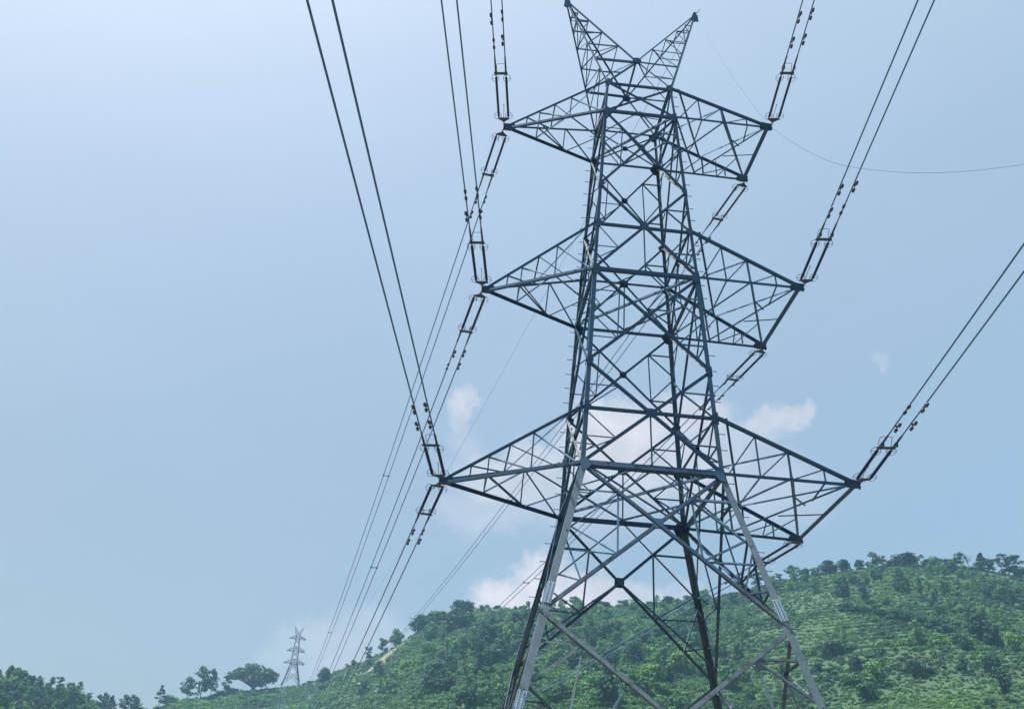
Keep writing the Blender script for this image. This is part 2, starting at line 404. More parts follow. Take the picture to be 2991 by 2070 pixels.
def build_tower(label, loc, rot, far=False, base=-13.1):
    K = 1.85 if far else 1.0
    root = link("transmission_tower", None, None, loc); root.rotation_euler = (0, 0, rot)
    tag(root, label, "pylon", "lattice pylons of the power line")
    S1, S2 = (FARST, FARST) if far else (STEEL, STEELD)
    part = lambda nm, m, par=None, *ms: link(nm, m.mesh(nm, *(ms or (S1,))), par or root)
    # legs
    for c in 'abcd':
        sx, sy = SG[c]; m = MB()
        for z0, z1, sz in ((base, BOT, .24), (BOT, LO1, .22), (LO1, LO2, .15), (LO2, LO3, .12), (LO3, UP3, .10)):
            e = .003 if z1 != UP3 else 0
            A, B = P(c, z0), P(c, z1)
            m.legangle(A+V((sx*e*z0/30, sy*e*z0/30, 0)), B+V((sx*e*z0/30, sy*e*z0/30, 0)), (-sx, 0, 0), (0, -sy, 0), sz*(2.0 if far else 1), .022)
        lg = part('leg', m, None, S1 if far else LEGST if c in 'ab' else LEGBACK)
        fm = MB(); q = P(c, base); fm.box((q.x, q.y, base-.55), 1.0, 1.0, 1.5); fm.box((q.x, q.y, base+.22), .62, .62, .14)
        part('footing', fm, lg, CONC)
        if far: continue
        if c in 'bd':
            pm = MB(); L = .19
            pm.tube([(0, 0, 0), (sx*L, 0, 0)], .013, 5); pm.tube([(sx*L, 0, 0), (sx*(L+.02), 0, 0)], .024, 6)
            pme = pm.mesh('step_bolt', S1)
            z = -8.4; k = 0
            while z < 17.8:
                q = P(c, z); link('step_bolt', pme, lg, (q.x-sx*.001, q.y-sy*(.05 if k % 2 else .09), z)); z += .62; k += 1
        if c == 'd':                                                # added pale strip, painting in the sunlight on the far left leg's foot
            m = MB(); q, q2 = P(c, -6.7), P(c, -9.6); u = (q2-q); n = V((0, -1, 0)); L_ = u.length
            m.plate(lerp(q, q2, .5)+V((.125, -.045, 0)), u, (1, 0, 0), n, [(-L_/2, -.115), (L_/2, -.115), (L_/2, .115), (-L_/2, .115)], .016); part('splice_or_sunlit_plate', m, lg, LITSTRIP)
        for zc, hh in ((-4.75, .36), (-8.05, .36)) if c in 'ab' else ((-4.75, .36), (-8.9, .36)):
            for fdir in (0, 1):
                u = (P(c, zc+1)-P(c, zc-1)).normalized(); q = P(c, zc)
                n = V((0, sy, 0)) if fdir == 0 else V((sx, 0, 0)); w = V((-sx, 0, 0)) if fdir == 0 else V((0, -sy, 0))
                n = (n-u*n.dot(u)).normalized()
                m = MB(); m.plate(q+w*.125, u, w, n, [(-hh, -.11), (hh, -.11), (hh, .11), (-hh, .11)], .016, .012)
                m.mi = 1
                for i in range(9):
                    for j in range(2):
                        C = q+w*(.125+(-.055 if j else .055))+u*(-hh+.05+i*(2*hh-.1)/8+(.02 if j else -.02))
                        m.plate(C, u, w, n, [(.017*cos(x*pi/3), .017*sin(x*pi/3)) for x in range(6)], .016, .026)
                part('splice_or_sunlit_plate', m, lg, PLATE, BOLT)
    # face panels with X bracing
    bulk = MB() if far else None
    panels = [(UP3, LO3, 0, .066), (LO3, M2, 1, .076), (M2, LO2, 1, .084), (LO2, M1, 1, .09), (M1, LO1, 1, .097), (LO1, BOT, 2, .105), (BOT, -12.57, 3, .12)]
    for fi, (p, q, ref) in enumerate(FACES):
        for (zt, zb, style, sz) in panels:
            A, B, C, D = P(p, zt), P(q, zt), P(q, zb), P(p, zb); n = facenorm(A, B, C, ref)
            wt, wb = wz(zt), wz(zb); fx = wt/(wt+wb); X = lerp(A, C, fx)
            t = .012
            for (S, E, off, fl) in ((A, C, .013, False), (B, D, -.028, True)):
                m = bulk if far else MB(); m.angle(S, E, n, sz*K, t, off, fl)
                if not far: part('diagonal_brace', m, None, SUNLIT if (fi == 3 and S is A and zt in (UP3, LO3, M2, M1)) or (fi == 1 and S is B and zt in (LO3, M2, LO2)) else S1)
            if not far and style != 3:
                m = MB(); u = (B-A).normalized(); r = {0: .12, 1: .14, 2: .18}[style]*(1.25 if zt in (M2, M1) else 1)
                m.plate(X, u, n.cross(u), n, OCT(r, .62), .014, -.008); part('gusset_plate', m)
            if far and style == 0: continue
            m = bulk if far else MB(); s2 = (.046 if style < 2 else .058)*K
            for side in (0, 1):
                T, Bt = (A, D) if side == 0 else (B, C)
                lp = lambda z, T=T, Bt=Bt: lerp(T, Bt, (zt-z)/(zt-zb))
                o1, o2, o3 = -.043-.009*side, -.058-.009*side, -.076-.009*side
                if style == 1:
                    U = lerp(T, X, .5); L = lerp(Bt, X, .5); Mx = lp(X.z)
                    m.angle(U, lp(U.z), n, s2, .008, o1); m.angle(U, Mx, n, s2, .008, o2)
                    m.angle(L, lp(L.z), n, s2, .008, o1-.03); m.angle(L, Mx, n, s2, .008, o2-.03)
                    if zt in (M2, M1): m.angle(L, lp(lerp(L.z, Bt.z, .6)), n, s2, .008, o3)
                if style == 2:
                    U = lerp(T, X, .5); L = lerp(Bt, X, .64); R = lerp(Bt, X, .33)
                    m.angle(U, lp(U.z), n, s2*1.25, .008, o1); m.angle(U, L, n, s2, .008, o2); m.angle(L, lp(-2.3), n, s2, .008, o3)
                    m.angle(U, lp(-2.62), n, s2*.9, .008, o3-.05)
                    if fi == 2: m.angle(X, lp(-4.7), n, s2, .008, o1-.06)
                    m.angle(R, lp(-2.55), n, s2, .008, o2-.03); m.angle(R, lp(-4.05), n, s2, .008, o1-.03); m.angle(L, lp(-3.2), n, s2*.9, .008, o3-.03)
                if style == 3:
                    U = lerp(T, X, .33); U2 = lerp(T, X, .66); L = lerp(Bt, X, .36)
                    m.angle(U, lp(U.z+.05), n, s2*1.2, .008, o1); m.angle(U, lp(-7.55), n, s2, .008, o2)
                    m.angle(U, V((U.x, U.y, 0)) + (L-U)*0 + V((0, 0, lerp(U.z, L.z, 1.))) if False else L, n, s2, .008, o3)
                    m.angle(U2, L, n, s2, .008, o1-.03); m.angle(L, lp(-7.62), n, s2, .008, o2-.03); m.angle(L, lp(L.z), n, s2, .008, o3-.03)
            if style == 1 and zt in (M2, M1):
                G = lerp(D, C, .5); m.angle(X, G, n, s2, .008, -.09)
                # inner ties from lower half-diagonals to the strut
            if style == 1 and zt in (LO3, LO2) and fi != 1:
                for T, Bt in ((A, D), (B, C)): m.angle(lerp(T, X, .5), lerp(Bt, X, .5), n, s2*.9, .008, -.095)
            if style == 2:
                G = lerp(A, B, .5)
                for T in (A, B): m.angle(lerp(T, X, .5), G, n, s2*.9, .008, -.1-.008*(T is A))
            if not far: part('secondary_bracing', m, None, S2)
        # horizontal struts
        for z, sz, off in ((UP3, .09, -.045), (LO3, .115, .02), (UP2, .10, -.05), (LO2, .14, .022), (UP1, .10, -.05), (LO1, .19, .025)):
            A, B = P(p, z), P(q, z); n = facenorm(A, B, P(q, z-.5), ref); m = bulk if far else MB()
            e = .02 if fi % 2 == 0 else -.06
            u = (B-A).normalized(); m.angle(A-u*e, B+u*e, n, sz*K, .014, off)
            if not far: part('horizontal_strut', m)
        if not far:
            for z, r in ((UP3, .20), (LO3, .24), (M2, .16), (UP2, .18), (LO2, .25), (M1, .18), (UP1, .20), (LO1, .28)):
                for c_, sgn in ((p, 1), (q, -1)):
                    m = MB(); r = r*1.0
                    A, B = P(p, z), P(q, z); u = (B-A).normalized()*sgn; n = facenorm(A, B, P(q, z-.5), ref)
                    dn = n.cross(u); dn = dn if dn.z < 0 else -dn
                    k_ = r*(1.25 if fi == 2 else 1); r0_ = r; r = k_
                    m.plate(P(c_, z), u, dn, n, [(.01, -r), (r*.75, -r*.55), (r*1.25, -.02), (r*1.2, r*.35), (r*.7, r*1.05), (.01, r*1.25)], .012, .031 if fi % 2 else .037)
                    part('corner_gusset', m); r = r0_
    # plan bracing at each arm
    for (z, zu, tx, ty) in ARM:
        m = bulk if far else MB()
        if far: continue
        a, b, c, d = (P(k, z+.0) for k in 'abcd')
        up = V((0, 0, -1))
        m.angle(a, c, up, .085, .01, -.03); m.angle(b, d, up, .085, .01, -.05)
        mid = [lerp(a, b, .5), lerp(b, c, .5), lerp(c, d, .5), lerp(d, a, .5)]
        for i in range(4): m.angle(mid[i], mid[(i+1) % 4], up, .06, .008, -.07-.012*i)
        part('plan_bracing', m, None, S2)
    # cross arms
    for lv, (zl, zu, tx, ty) in enumerate(ARM):
        cs = (.112, .105, .10)[lv]*K; ls = .046*(1.3 if far else 1); ms = .07*K
        for side in (-1, 1):
            cn = ('a', 'd') if side < 0 else ('b', 'c')
            yn = 0.0 if side < 0 else ty
            tips = [V((side*tx, -yn, zl)), V((side*tx, yn, zl))]
            NU, NL, FU, FL = P(cn[0], zu), P(cn[0], zl), P(cn[1], zu), P(cn[1], zl)
            m = MB(); nf = V((0, -1, 0)); nb = V((0, 1, 0)); dn = V((0, 0, -1))
            eps = V((0, 0, .05))
            m.angle(NU, tips[0]+eps, nf, cs, .014, .03); m.angle(NL, tips[0]-eps, nf, cs, .014, .034, True)
            m.angle(FU, tips[1]+eps, nb, cs, .014, .03); m.angle(FL, tips[1]-eps, nb, cs, .014, .034, True)
            if side > 0: m.angle(tips[0]+V((0, -.1, 0)), tips[1]+V((0, .1, 0)), V((1, 0, 0)), .17*K, .016, .05)
            arm = part('cross_arm', m)
            nu = lambda t: lerp(NU, tips[0], t); nl = lambda t: lerp(NL, tips[0], t)
            fu = lambda t: lerp(FU, tips[1], t); fl = lambda t: lerp(FL, tips[1], t)
            m1, m2, m3, m4 = (MB() for _ in range(4))
            if side < 0:
                T = (.35, .67)
                for mm, up_, lo_, n in ((m1, nu, nl, nf), (m2, fu, fl, nb)):
                    o = -.02 if n is nf else -.02
                    mm.angle(up_(T[0]), lo_(T[0]), n, ls, .008, o); mm.angle(up_(T[1]), lo_(T[1]), n, ls, .008, o)
                    mm.angle(up_(T[0]), lo_(.02), n, ls, .008, o-.014); mm.angle(up_(T[1]), lo_(T[0]), n, ls, .008, o-.014)
                m3.angle(nu(.52), fu(.52), -dn, ls*1.15, .008, .0); m3.angle(fu(.52), nu(.1), -dn, ls*1.1, .008, .014); m3.angle(nu(.52), fu(.08), -dn, ls, .008, .028)
                m3.angle(nu(.80), fu(.80), -dn, ls, .008, .0); m3.angle(fu(.52), nu(.8), -dn, ls, .008, .03)
                md = lerp(NL, FL, .5)
                m4.angle(nl(.35), md, dn, ms, .01, .014); m4.angle(fl(.32), md, dn, ls*1.2, .008, .024)
                m4.angle(nl(.67), fl(.67), dn, ls, .008, .0); m4.angle(nl(.67), fl(.32), dn, ls*1.2, .008, -.014); m4.angle(nl(.35), fl(.67), dn, ls, .008, -.03)
            else:
                T = (.28, .52, .78)
                for mm, up_, lo_, n in ((m1, nu, nl, nf), (m2, fu, fl, nb)):
                    for t in T: mm.angle(up_(t), lo_(t), n, ls if t != .52 else ls*1.3, .008, -.02)
                    mm.angle(up_(.28), lo_(.03), n, ls, .008, -.034); mm.angle(up_(.52), lo_(.28), n, ls, .008, -.034); mm.angle(up_(.78), lo_(.52), n, ls, .008, -.034)
                m3.angle(NU+V((.3, 0, 0)), fu(.5), -dn, ms*1.2, .01, .01); m3.angle(FU, nu(.52), -dn, ms, .01, -.02)
                m3.angle(fu(.5), tips[0], -dn, ms*.9, .01, .03); m3.angle(nu(.52), tips[1], -dn, ms, .01, -.03)
                m4.angle(NL, fl(.42), dn, ms*1.1, .01, .01); m4.angle(FL, nl(.52), dn, ms*1.1, .01, -.02)
                m4.angle(nl(.52), tips[1], dn, ms*1.3, .01, .03); m4.angle(fl(.42), tips[0], dn, ms, .01, -.04)
                lm = lambda s, e, t: lerp(s, e, t)
                m4.angle(nl(.28), lm(FL, nl(.52), .55), dn, ls, .008, .0); m4.angle(lm(NL, fl(.42), .6), lm(FL, nl(.52), .55), dn, ls, .008, .045)
                m4.angle(nl(.78), lm(fl(.42), tips[0], .68), dn, ls, .008, .0); m4.angle(lm(fl(.42), tips[0], .62), lm(nl(.52), tips[1], .25), dn, ls, .008, .06)
                m4.angle(lm(fl(.42), tips[0], .4), lerp(tips[0], tips[1], .5), dn, ls, .008, .055)
                m4.angle(fl(.68), lm(nl(.52), tips[1], .6), dn, ls, .008, .07); m4.angle(fl(.68), lm(fl(.42), tips[0], .3), dn, ls, .008, .08)
            if far:
                for mm in (m1, m2, m3, m4): bulk.add(mm.v, mm.f)
            else:
                for mm in (m1, m2, m3, m4): part('lacing', mm, arm, S2)
                for tp in (tips[:1] if side < 0 else tips):
                    m = MB(); r = .25; sx = side
                    for o in (-.09, .09):
                        m.plate(tp+V((0, 0, o)), (sx, 0, 0), (0, 1, 0), (0, 0, 1), [(.18, -.06), (.18, .06), (.1, .11), (-.1, .12), (-.24, .09), (-.24, -.09), (-.1, -.12), (.1, -.11)], .018)
                    for o in (-.085, .085):
                        m.plate(tp+V((0, o*1.1, 0)), (sx, 0, 0), (0, 0, 1), (0, 1, 0), [(.12, -.06), (.12, .06), (-.26, .16), (-.33, .07), (-.3, -.08)], .016)
                    m.tube([tp+V((sx*.14, 0, -.16)), tp+V((sx*.14, 0, .16))], .035, 8)
                    part('tip_plate', m, arm)
    # two earth-wire peaks
    for side in (-1, 1):
        co_ = ('a', 'd') if side < 0 else ('b', 'c'); ci = ('b', 'c') if side < 0 else ('a', 'd')
        tip = V((side*PKX, 0, PKZ)); m = MB(); cn_, cf = V((0, -CRY, CRZ)), V((0, CRY, CRZ))
        A, B = P(co_[0], UP3), P(co_[1], UP3); nf, nb = V((0, -1, 0)), V((0, 1, 0)); no = V((side, 0, 0)); cs = .078*K
        m.angle(A, tip+V((0, -.06, 0)), nf, cs, .012, .01); m.angle(B, tip+V((0, .06, 0)), nb, cs, .012, .01)
        m.angle(cn_, tip+V((-side*.08, -.05, 0)), nf, cs*.8, .012, .016, True); m.angle(cf, tip+V((-side*.08, .05, 0)), nb, cs*.8, .012, .016, True)
        m.angle(P(ci[0], UP3), cn_, nf, cs*.9, .012, -.01*side-.02); m.angle(P(ci[1], UP3), cf, nb, cs*.9, .012, -.01*side-.02)
        pk = part('earth_wire_peak', m)
        z0 = (CRZ-UP3)/(PKZ-UP3)
        on = lambda t: lerp(A, tip, t); of = lambda t: lerp(B, tip, t); cn2 = lambda t: lerp(cn_, tip, (t-z0)/(1-z0)); cf2 = lambda t: lerp(cf, tip, (t-z0)/(1-z0))
        ts = [z0, .47, .63, .77, .88]
        ls = .042*(1.3 if far else 1)
        F = [MB() for _ in range(4)]
        for mm, o_, c_, n in ((F[0], on, cn2, nf), (F[1], of, cf2, nb)):
            mm.angle(o_(z0), c_(z0), n, .085*K, .01, -.02)
            for i in range(len(ts)-1):
                t0, t1 = ts[i], ts[i+1]
                mm.angle(o_(t0), c_(t1), n, ls, .008, -.034) if True else None
                mm.angle(o_(t1), c_(t1), n, ls*1.1, .008, -.02)
            mm.angle(o_(z0*.45), lerp(c_(z0), (P(co_[0], UP3) if n is nf else P(co_[1], UP3)), .5), n, ls, .008, -.05)
        tso = [0, .17, .33, .48, .62, .75, .86]
        for i in range(len(tso)-1):
            F[2].angle(on(tso[i+1]), of(tso[i+1]), no, ls, .008, .0)
            F[2].angle(on(tso[i]) if i % 2 else of(tso[i]), of(tso[i+1]) if i % 2 else on(tso[i+1]), no, ls, .008, -.014)
        F[3].angle(cn2(z0), cf2(z0), -no, ls*1.2, .008, .03*side)
        for i in range(len(ts)-1):
            F[3].angle(cn2(ts[i+1]), cf2(ts[i+1]), -no, ls, .008, .0)
            F[3].angle(cn2(ts[i]), cf2(ts[i+1]), -no, ls, .008, -.014)
        if far:
            for mm in F: bulk.add(mm.v, mm.f)
            continue
        for mm in F: part('lacing', mm, pk, S2)
        m = MB(); m.box(tip+V((0, 0, .02)), .16, .26, .30); m.box(tip+V((side*.02, -.03, .24)), .10, .12, .12)
        m.plate(tip+V((0, -.14, -.15)), (1, 0, 0), (0, 0, 1), (0, 1, 0), [(-.16, -.25), (.16, -.25), (.13, .2), (-.13, .2)], .012)
        if side > 0: m.tube([tip+V((.06, 0, .25)), tip+V((.36, -.1, .62))], .03, 6, r1=.006)
        part('peak_cap', m, pk)
    if not far:
        m = MB()
        for y in (-1, 1):
            u = V((1, 0, 0)); m.plate((0, y*CRY, CRZ), u, (0, 0, 1), (0, y, 0), OCT(.19), .014, .03)
            m.plate((0, y*CRY, CRZ), u, (0, 0, 1), (0, y, 0), OCT(.13), .014, .06)
        part('peak_gusset', m)
    if far:
        o = part('bracing', bulk)
    return root

near_tower = build_tower("large steel lattice pylon with three tiers of arms and twin horn peaks, filling the foreground", (0, 0, 0), 0.0)

# far pylon on the ridge
_v = ray(848, 2004); _h = hypot(_v.x, _v.y)
FARB = V((CAM.x+_v.x/_h*700, CAM.y+_v.y/_h*700, CAM.z+_v.z/_h*700))
FR = radians(8)
FBASE = -14.6
far_tower = build_tower("small hazy lattice pylon standing far off on the ridge beside the spreading tree", (FARB.x, FARB.y, FARB.z+15.0), FR, True, FBASE)
def farpt(x, y, z):
    return V((FARB.x+cos(FR)*x-sin(FR)*y, FARB.y+sin(FR)*x+cos(FR)*y, FARB.z+15.0+z))

# ------------------------------------------------------------------ insulator strings and conductors
GAP = .40
def string_meshes():
    P_ = {}
    m = MB()                                                        # shackle links from arm tip to yoke
    for i, (x0, x1) in enumerate(((.02, .20), (.17, .34))):
        pts = []
        for j in range(12):
            a = 2*pi*j/12; x = (x0+x1)/2+(x1-x0)/2*cos(a); q = .035*sin(a)
            pts.append((x, q if i % 2 else 0, 0 if i % 2 else q))
        m.tube(pts, .014, 5, True)
    m.lathe_x([(.30, .022), (.44, .022)], 8); P_['shackle'] = m.mesh('shackle', FITT)
    m = MB(); m.plate((.45, 0, 0), (1, 0, 0), (0, 1, 0), (0, 0, 1), [(-.11, -.04), (-.11, .04), (.06, GAP/2+.05), (.12, GAP/2+.03), (.12, -GAP/2-.03), (.06, -GAP/2-.05)], .03)
    P_['yoke_plate'] = m.mesh('yoke_plate', FITT)
    m = MB(); pr = [(.52, .02), (.64, .02), (.65, .045)]
    x = .70
    while x < 2.92: pr += [(x, .034), (x+.030, .054), (x+.040, .054), (x+.052, .034)]; x += .075
    pr += [(2.98, .045), (2.99, .02), (3.16, .02)]; m.lathe_x(pr, 10); P_['insulator_rod'] = m.mesh('insulator_rod', INSU)
    m = MB(); m.tube([(0, .145*cos(2*pi*j/24), .145*sin(2*pi*j/24)) for j in range(24)], .009, 5, True)
    m.tube([(0, -.145, 0), (0, .145, 0)], .008, 5)
    P_['grading_ring'] = m.mesh('grading_ring', FITT)
    m = MB(); m.box((3.20, 0, 0), .10, GAP+.14, .05); m.box((3.20, GAP/2, 0), .16, .06, .07); m.box((3.20, -GAP/2, 0), .16, .06, .07); P_['spreader_bar'] = m.mesh('spreader_bar', FITT)
    m = MB(); m.tube([(.44, .0, .02), (.62, .0, .14), (.95, .02, .20), (1.12, .02, .20)], .010, 5); m.tube([(1.12, .02, .20), (1.17, .02, .20)], .02, 6)
    P_['arcing_horn'] = m.mesh('arcing_horn', FITT)
    m = MB(); m.tube([(3.18, -.15, .02), (3.05, -.17, .18), (3.28, -.18, .26), (3.42, -.17, .26), (3.46, -.10, .26), (3.46, .10, .26), (3.42, .16, .26), (3.28, .17, .2), (3.18, .15, .02)], .010, 5)
    P_['horn_loop'] = m.mesh('horn_loop', FITT)
    m = MB(); m.lathe_x([(3.22, .016), (3.40, .016)], 6); m.box((3.34, 0, 0), .05, .08, .05); m.box((3.45, 0, 0), .07, .06, .09); m.box((3.55, .015, -.05), .12, .05, .10)
    m.lathe_x([(3.40, .025), (3.46, .036), (3.9, .034), (4.15, .027), (4.2, .022)], 8); P_['dead_end_clamp'] = m.mesh('dead_end_clamp', FITT)
    m = MB()                                                        # vibration damper
    m.box((0, 0, -.03), .05, .035, .10); m.tube([(-.20, 0, -.085), (0, 0, -.075), (.20, 0, -.085)], .009, 5)
    for s in (-1, 1): m.lathe_x([(s*.10, .03), (s*.13, .05), (s*.26, .046), (s*.28, .03)][::s], 8, 0, -.088)
    P_['damper'] = m.mesh('vibration_damper', FITT)
    return P_
SM = string_meshes()
def frame(d):
    d = d.normalized(); y = V((0, 0, 1)).cross(d).normalized(); z = d.cross(y)
    return Matrix((d, y, z)).transposed()
def insulator(tip, d, label, group, small=False):
    R = frame(d).to_4x4()
    root = link('insulator_string', None); root.matrix_world = Matrix.Translation(tip) @ R
    tag(root, label, 'insulator', group)
    if small:
        m = MB(); m.tube([(0, 0, 0), (3.6, 0, 0)], .16, 5); root2 = link('insulator_rod', m.mesh('insulator_rod', INSU), root); return R
    link('shackle', SM['shackle'], root); link('yoke_plate', SM['yoke_plate'], root); link('spreader_bar', SM['spreader_bar'], root)
    link('arcing_horn', SM['arcing_horn'], root); link('arcing_horn', SM['horn_loop'], root)
    for s in (-1, 1):
        rod = link('insulator_rod', SM['insulator_rod'], root, (0, s*GAP/2, 0))
        for x in (.70, 2.93):
            g = link('grading_ring', SM['grading_ring'], rod, (x, s*.03, 0)); g.rotation_euler = (random.uniform(-.2, .2), 1.0 if d.y < 0 else 2.1, random.uniform(-.25, .25))
        link('dead_end_clamp', SM['dead_end_clamp'], root, (0, s*GAP/2, 0))
    return R

NEARD = V((sin(radians(187.5)), cos(radians(187.5)), -.045))
LV = ['lowest', 'middle', 'top']
TIPS = {}
for i, (zl, zu, tx, ty) in enumerate(ARM):
    TIPS['L', i] = V((-tx-.14, 0, zl)); TIPS['RN', i] = V((tx+.14, -ty, zl)); TIPS['RF', i] = V((tx+.14, ty, zl))
def conductors(key, i, start, pts_fn, R, length, label, r, damps):
    objs = []
    for s in (-1, 1):
        m = MB(); pts = []
        n = 90
        for k in range(n+1):
            L = 3.9 + (length-3.9)*(k/n)**1.7
            pts.append(pts_fn(L) + R.to_3x3() @ V((0, s*GAP/2, 0)))
        m.tube(pts, r, 6)
        o = link('conductor_wire', m.mesh('conductor_wire', ALU, smooth=True))
        tag(o, label % ('left' if (s > 0) == (key[0:1] != 'x' and R.to_3x3().col[1].x < 0) else 'right'), 'power cable', 'twin conductors of the power line')
        for L in damps:
            Lx = L + (.12 if s > 0 else -.05)
            q = pts_fn(Lx) + R.to_3x3() @ V((0, s*GAP/2, -.02)); t_ = pts_fn(Lx+.5)-pts_fn(Lx-.5)
            b = link('vibration_damper', SM['damper'], o)
            b.matrix_world = Matrix.Translation(q) @ (frame(t_) @ Matrix.Rotation(random.uniform(-.7, .7), 3, 'X')).to_4x4()
        objs.append(o)
    return objs
SIDE = {'L': 'left', 'RN': 'right', 'RF': 'right'}
for i in range(3):
    for key in ('L', 'RN'):
        tip = TIPS[key, i]; sp = 300.0
        c2 = .045/sp*.9
        ndx = NEARD.x + {('L', 0): .010, ('RN', 0): -.02}.get((key, i), 0)
        fn = lambda L, tip=tip, ndx=ndx: tip + V((ndx*L, NEARD.y*L, NEARD.z*L + c2*L*L))
        R = insulator(tip, V((ndx, NEARD.y, NEARD.z)), "twin dark insulator string of the %s %s arm, pulled up towards the viewer" % (LV[i], SIDE[key]), "insulator strings on the near pylon")
        conductors(key, i, tip, fn, R, sp, "%%s wire of the overhead pair running forward from the %s %s arm" % (LV[i], SIDE[key]), .023, (4.95, 6.2))
    for key, S in (('L', 37.0), ('RF', 28.5)):
        tip = TIPS[key, i]; zl, zu, tx, ty = ARM[i]
        end = farpt(-tx, 0, zl) if key == 'L' else farpt(tx, -ty, zl)
        ch = end-tip; LN = ch.length
        fn = lambda L, tip=tip, ch=ch, LN=LN, S=S: tip + ch*(L/LN) - V((0, 0, 4*S*(L/LN)*(1-L/LN)))
        d = fn(1.0)-fn(0.0)
        R = insulator(tip, d, "twin dark insulator string of the %s %s arm, slanting down towards the far ridge" % (LV[i], SIDE[key]), "insulator strings on the near pylon")
        conductors(key, i, tip, fn, R, LN-3.6, "%%s wire of the receding pair from the %s %s arm to the far pylon" % (LV[i], SIDE[key]), .025, (4.95, 6.1))
        insulator(end, fn(LN-4)-fn(LN), "tiny insulator string under the %s %s arm of the far pylon" % (LV[i], SIDE[key]), "insulator strings on the far pylon", True)
        # rigid spacers between the twin wires
        for L in {('L', 2): (40, 96), ('L', 1): (36,), ('L', 0): (62,), ('RF', 1): (41,), ('RF', 2): (47,), ('RF', 0): (55,)}[key, i]:
            m = MB(); h = GAP/2+.05
            m.tube([(0, -h, 0), (0, h, 0)], .028, 6)
            for s in (-1, 1): m.box((0, s*GAP/2, 0), .12, .09, .09)
            o = link('wire_spacer', m.mesh('wire_spacer', FITT)); o.matrix_world = Matrix.Translation(fn(L)) @ R
            nm = "lower" if L > 80 else "small"
            tag(o, "%s bar spacer joining the receding wires of the %s %s arm" % (nm, LV[i], SIDE[key]), 'spacer', 'spacers on the wires')

# earth wire from the right peak to the far pylon, and a slack pilot rope from the same peak
A = V((PKX, 0, PKZ)); B = farpt(PKX, 0, PKZ); ch = B-A
m = MB(); m.tube([A+ch*t-V((0, 0, 4*26*t*(1-t))) for t in [(k/80)**1.6 for k in range(81)]], .010, 5)
tag(link('earth_wire', m.mesh('earth_wire', ALU)), "hair-thin earth wire slanting from the right horn peak to the far pylon", "earth wire")
pl_n = V((.35, -1, 0)).normalized()                                  # vertical plane through the peak in which the rope hangs
pts = [A+V((.1, 0, -.1))]
for (x, y) in ((2075, 120), (2140, 225), (2243, 360), (2330, 425), (2420, 470), (2500, 490), (2610, 502), (2720, 505), (2850, 498), (2991, 480), (3150, 452), (3400, 390), (3700, 280)):
    r_ = ray(x, y); t_ = (A-CAM).dot(pl_n)/r_.dot(pl_n); pts.append(CAM+r_*t_)
sp_ = []
for k in range(len(pts)-1):
    p0, p1, p2, p3 = pts[max(k-1, 0)], pts[k], pts[k+1], pts[min(k+2, len(pts)-1)]
    for u in range(6):
        t = u/6; sp_.append(.5*((2*p1)+(p2-p0)*t+(2*p0-5*p1+4*p2-p3)*t*t+(3*p1-p0-3*p2+p3)*t**3))
m = MB(); m.tube(sp_, .0006, 5, r1=.018)
tag(link('pilot_rope', m.mesh('pilot_rope', ROPE)), "slack thin grey rope drooping from the right horn peak off to the right", "rope")

# ------------------------------------------------------------------ vegetation
def leaf_cloud(m, rng, c, rad, n, size, up=.35):
    """leaf sprays scattered over a lumpy ellipsoid"""
    for _ in range(n):
        while True:
            q = V((rng.uniform(-1, 1), rng.uniform(-1, 1), rng.uniform(-1, 1)))
            if .05 < q.length < 1: break
        q = q.normalized()*(q.length**.45)
        p = V(c)+V((q.x*rad[0], q.y*rad[1], q.z*rad[2]))
        nrm = (q+V((0, 0, up))+V((rng.uniform(-.7, .7), rng.uniform(-.7, .7), rng.uniform(-.5, .7)))).normalized()
        a = nrm.cross(V((rng.uniform(-1, 1), rng.uniform(-1, 1), rng.uniform(-1, 1)))).normalized(); b = nrm.cross(a)
        s = size*rng.uniform(.6, 1.35); k = rng.uniform(.45, .8)
        m.add([p-a*s, p-b*s*k+nrm*s*.12, p+a*s, p+b*s*k+nrm*s*.12], [(0, 1, 2, 3)])
def trunk(m, rng, h, r, limbs):
    x = y = 0.; pts = []
    for k in range(6):
        pts.append((x, y, -.06+(h+.06)*k/5)); x += rng.uniform(-.02, .02); y += rng.uniform(-.02, .02)
    m.tube(pts, r, 7, r1=r*.35)
    for (z, e) in limbs:
        s = V((0, 0, z)); e = V(e); md = lerp(s, e, .5)+V((0, 0, .03)); m.tube([s, md, e], r*.42, 5, r1=r*.12)
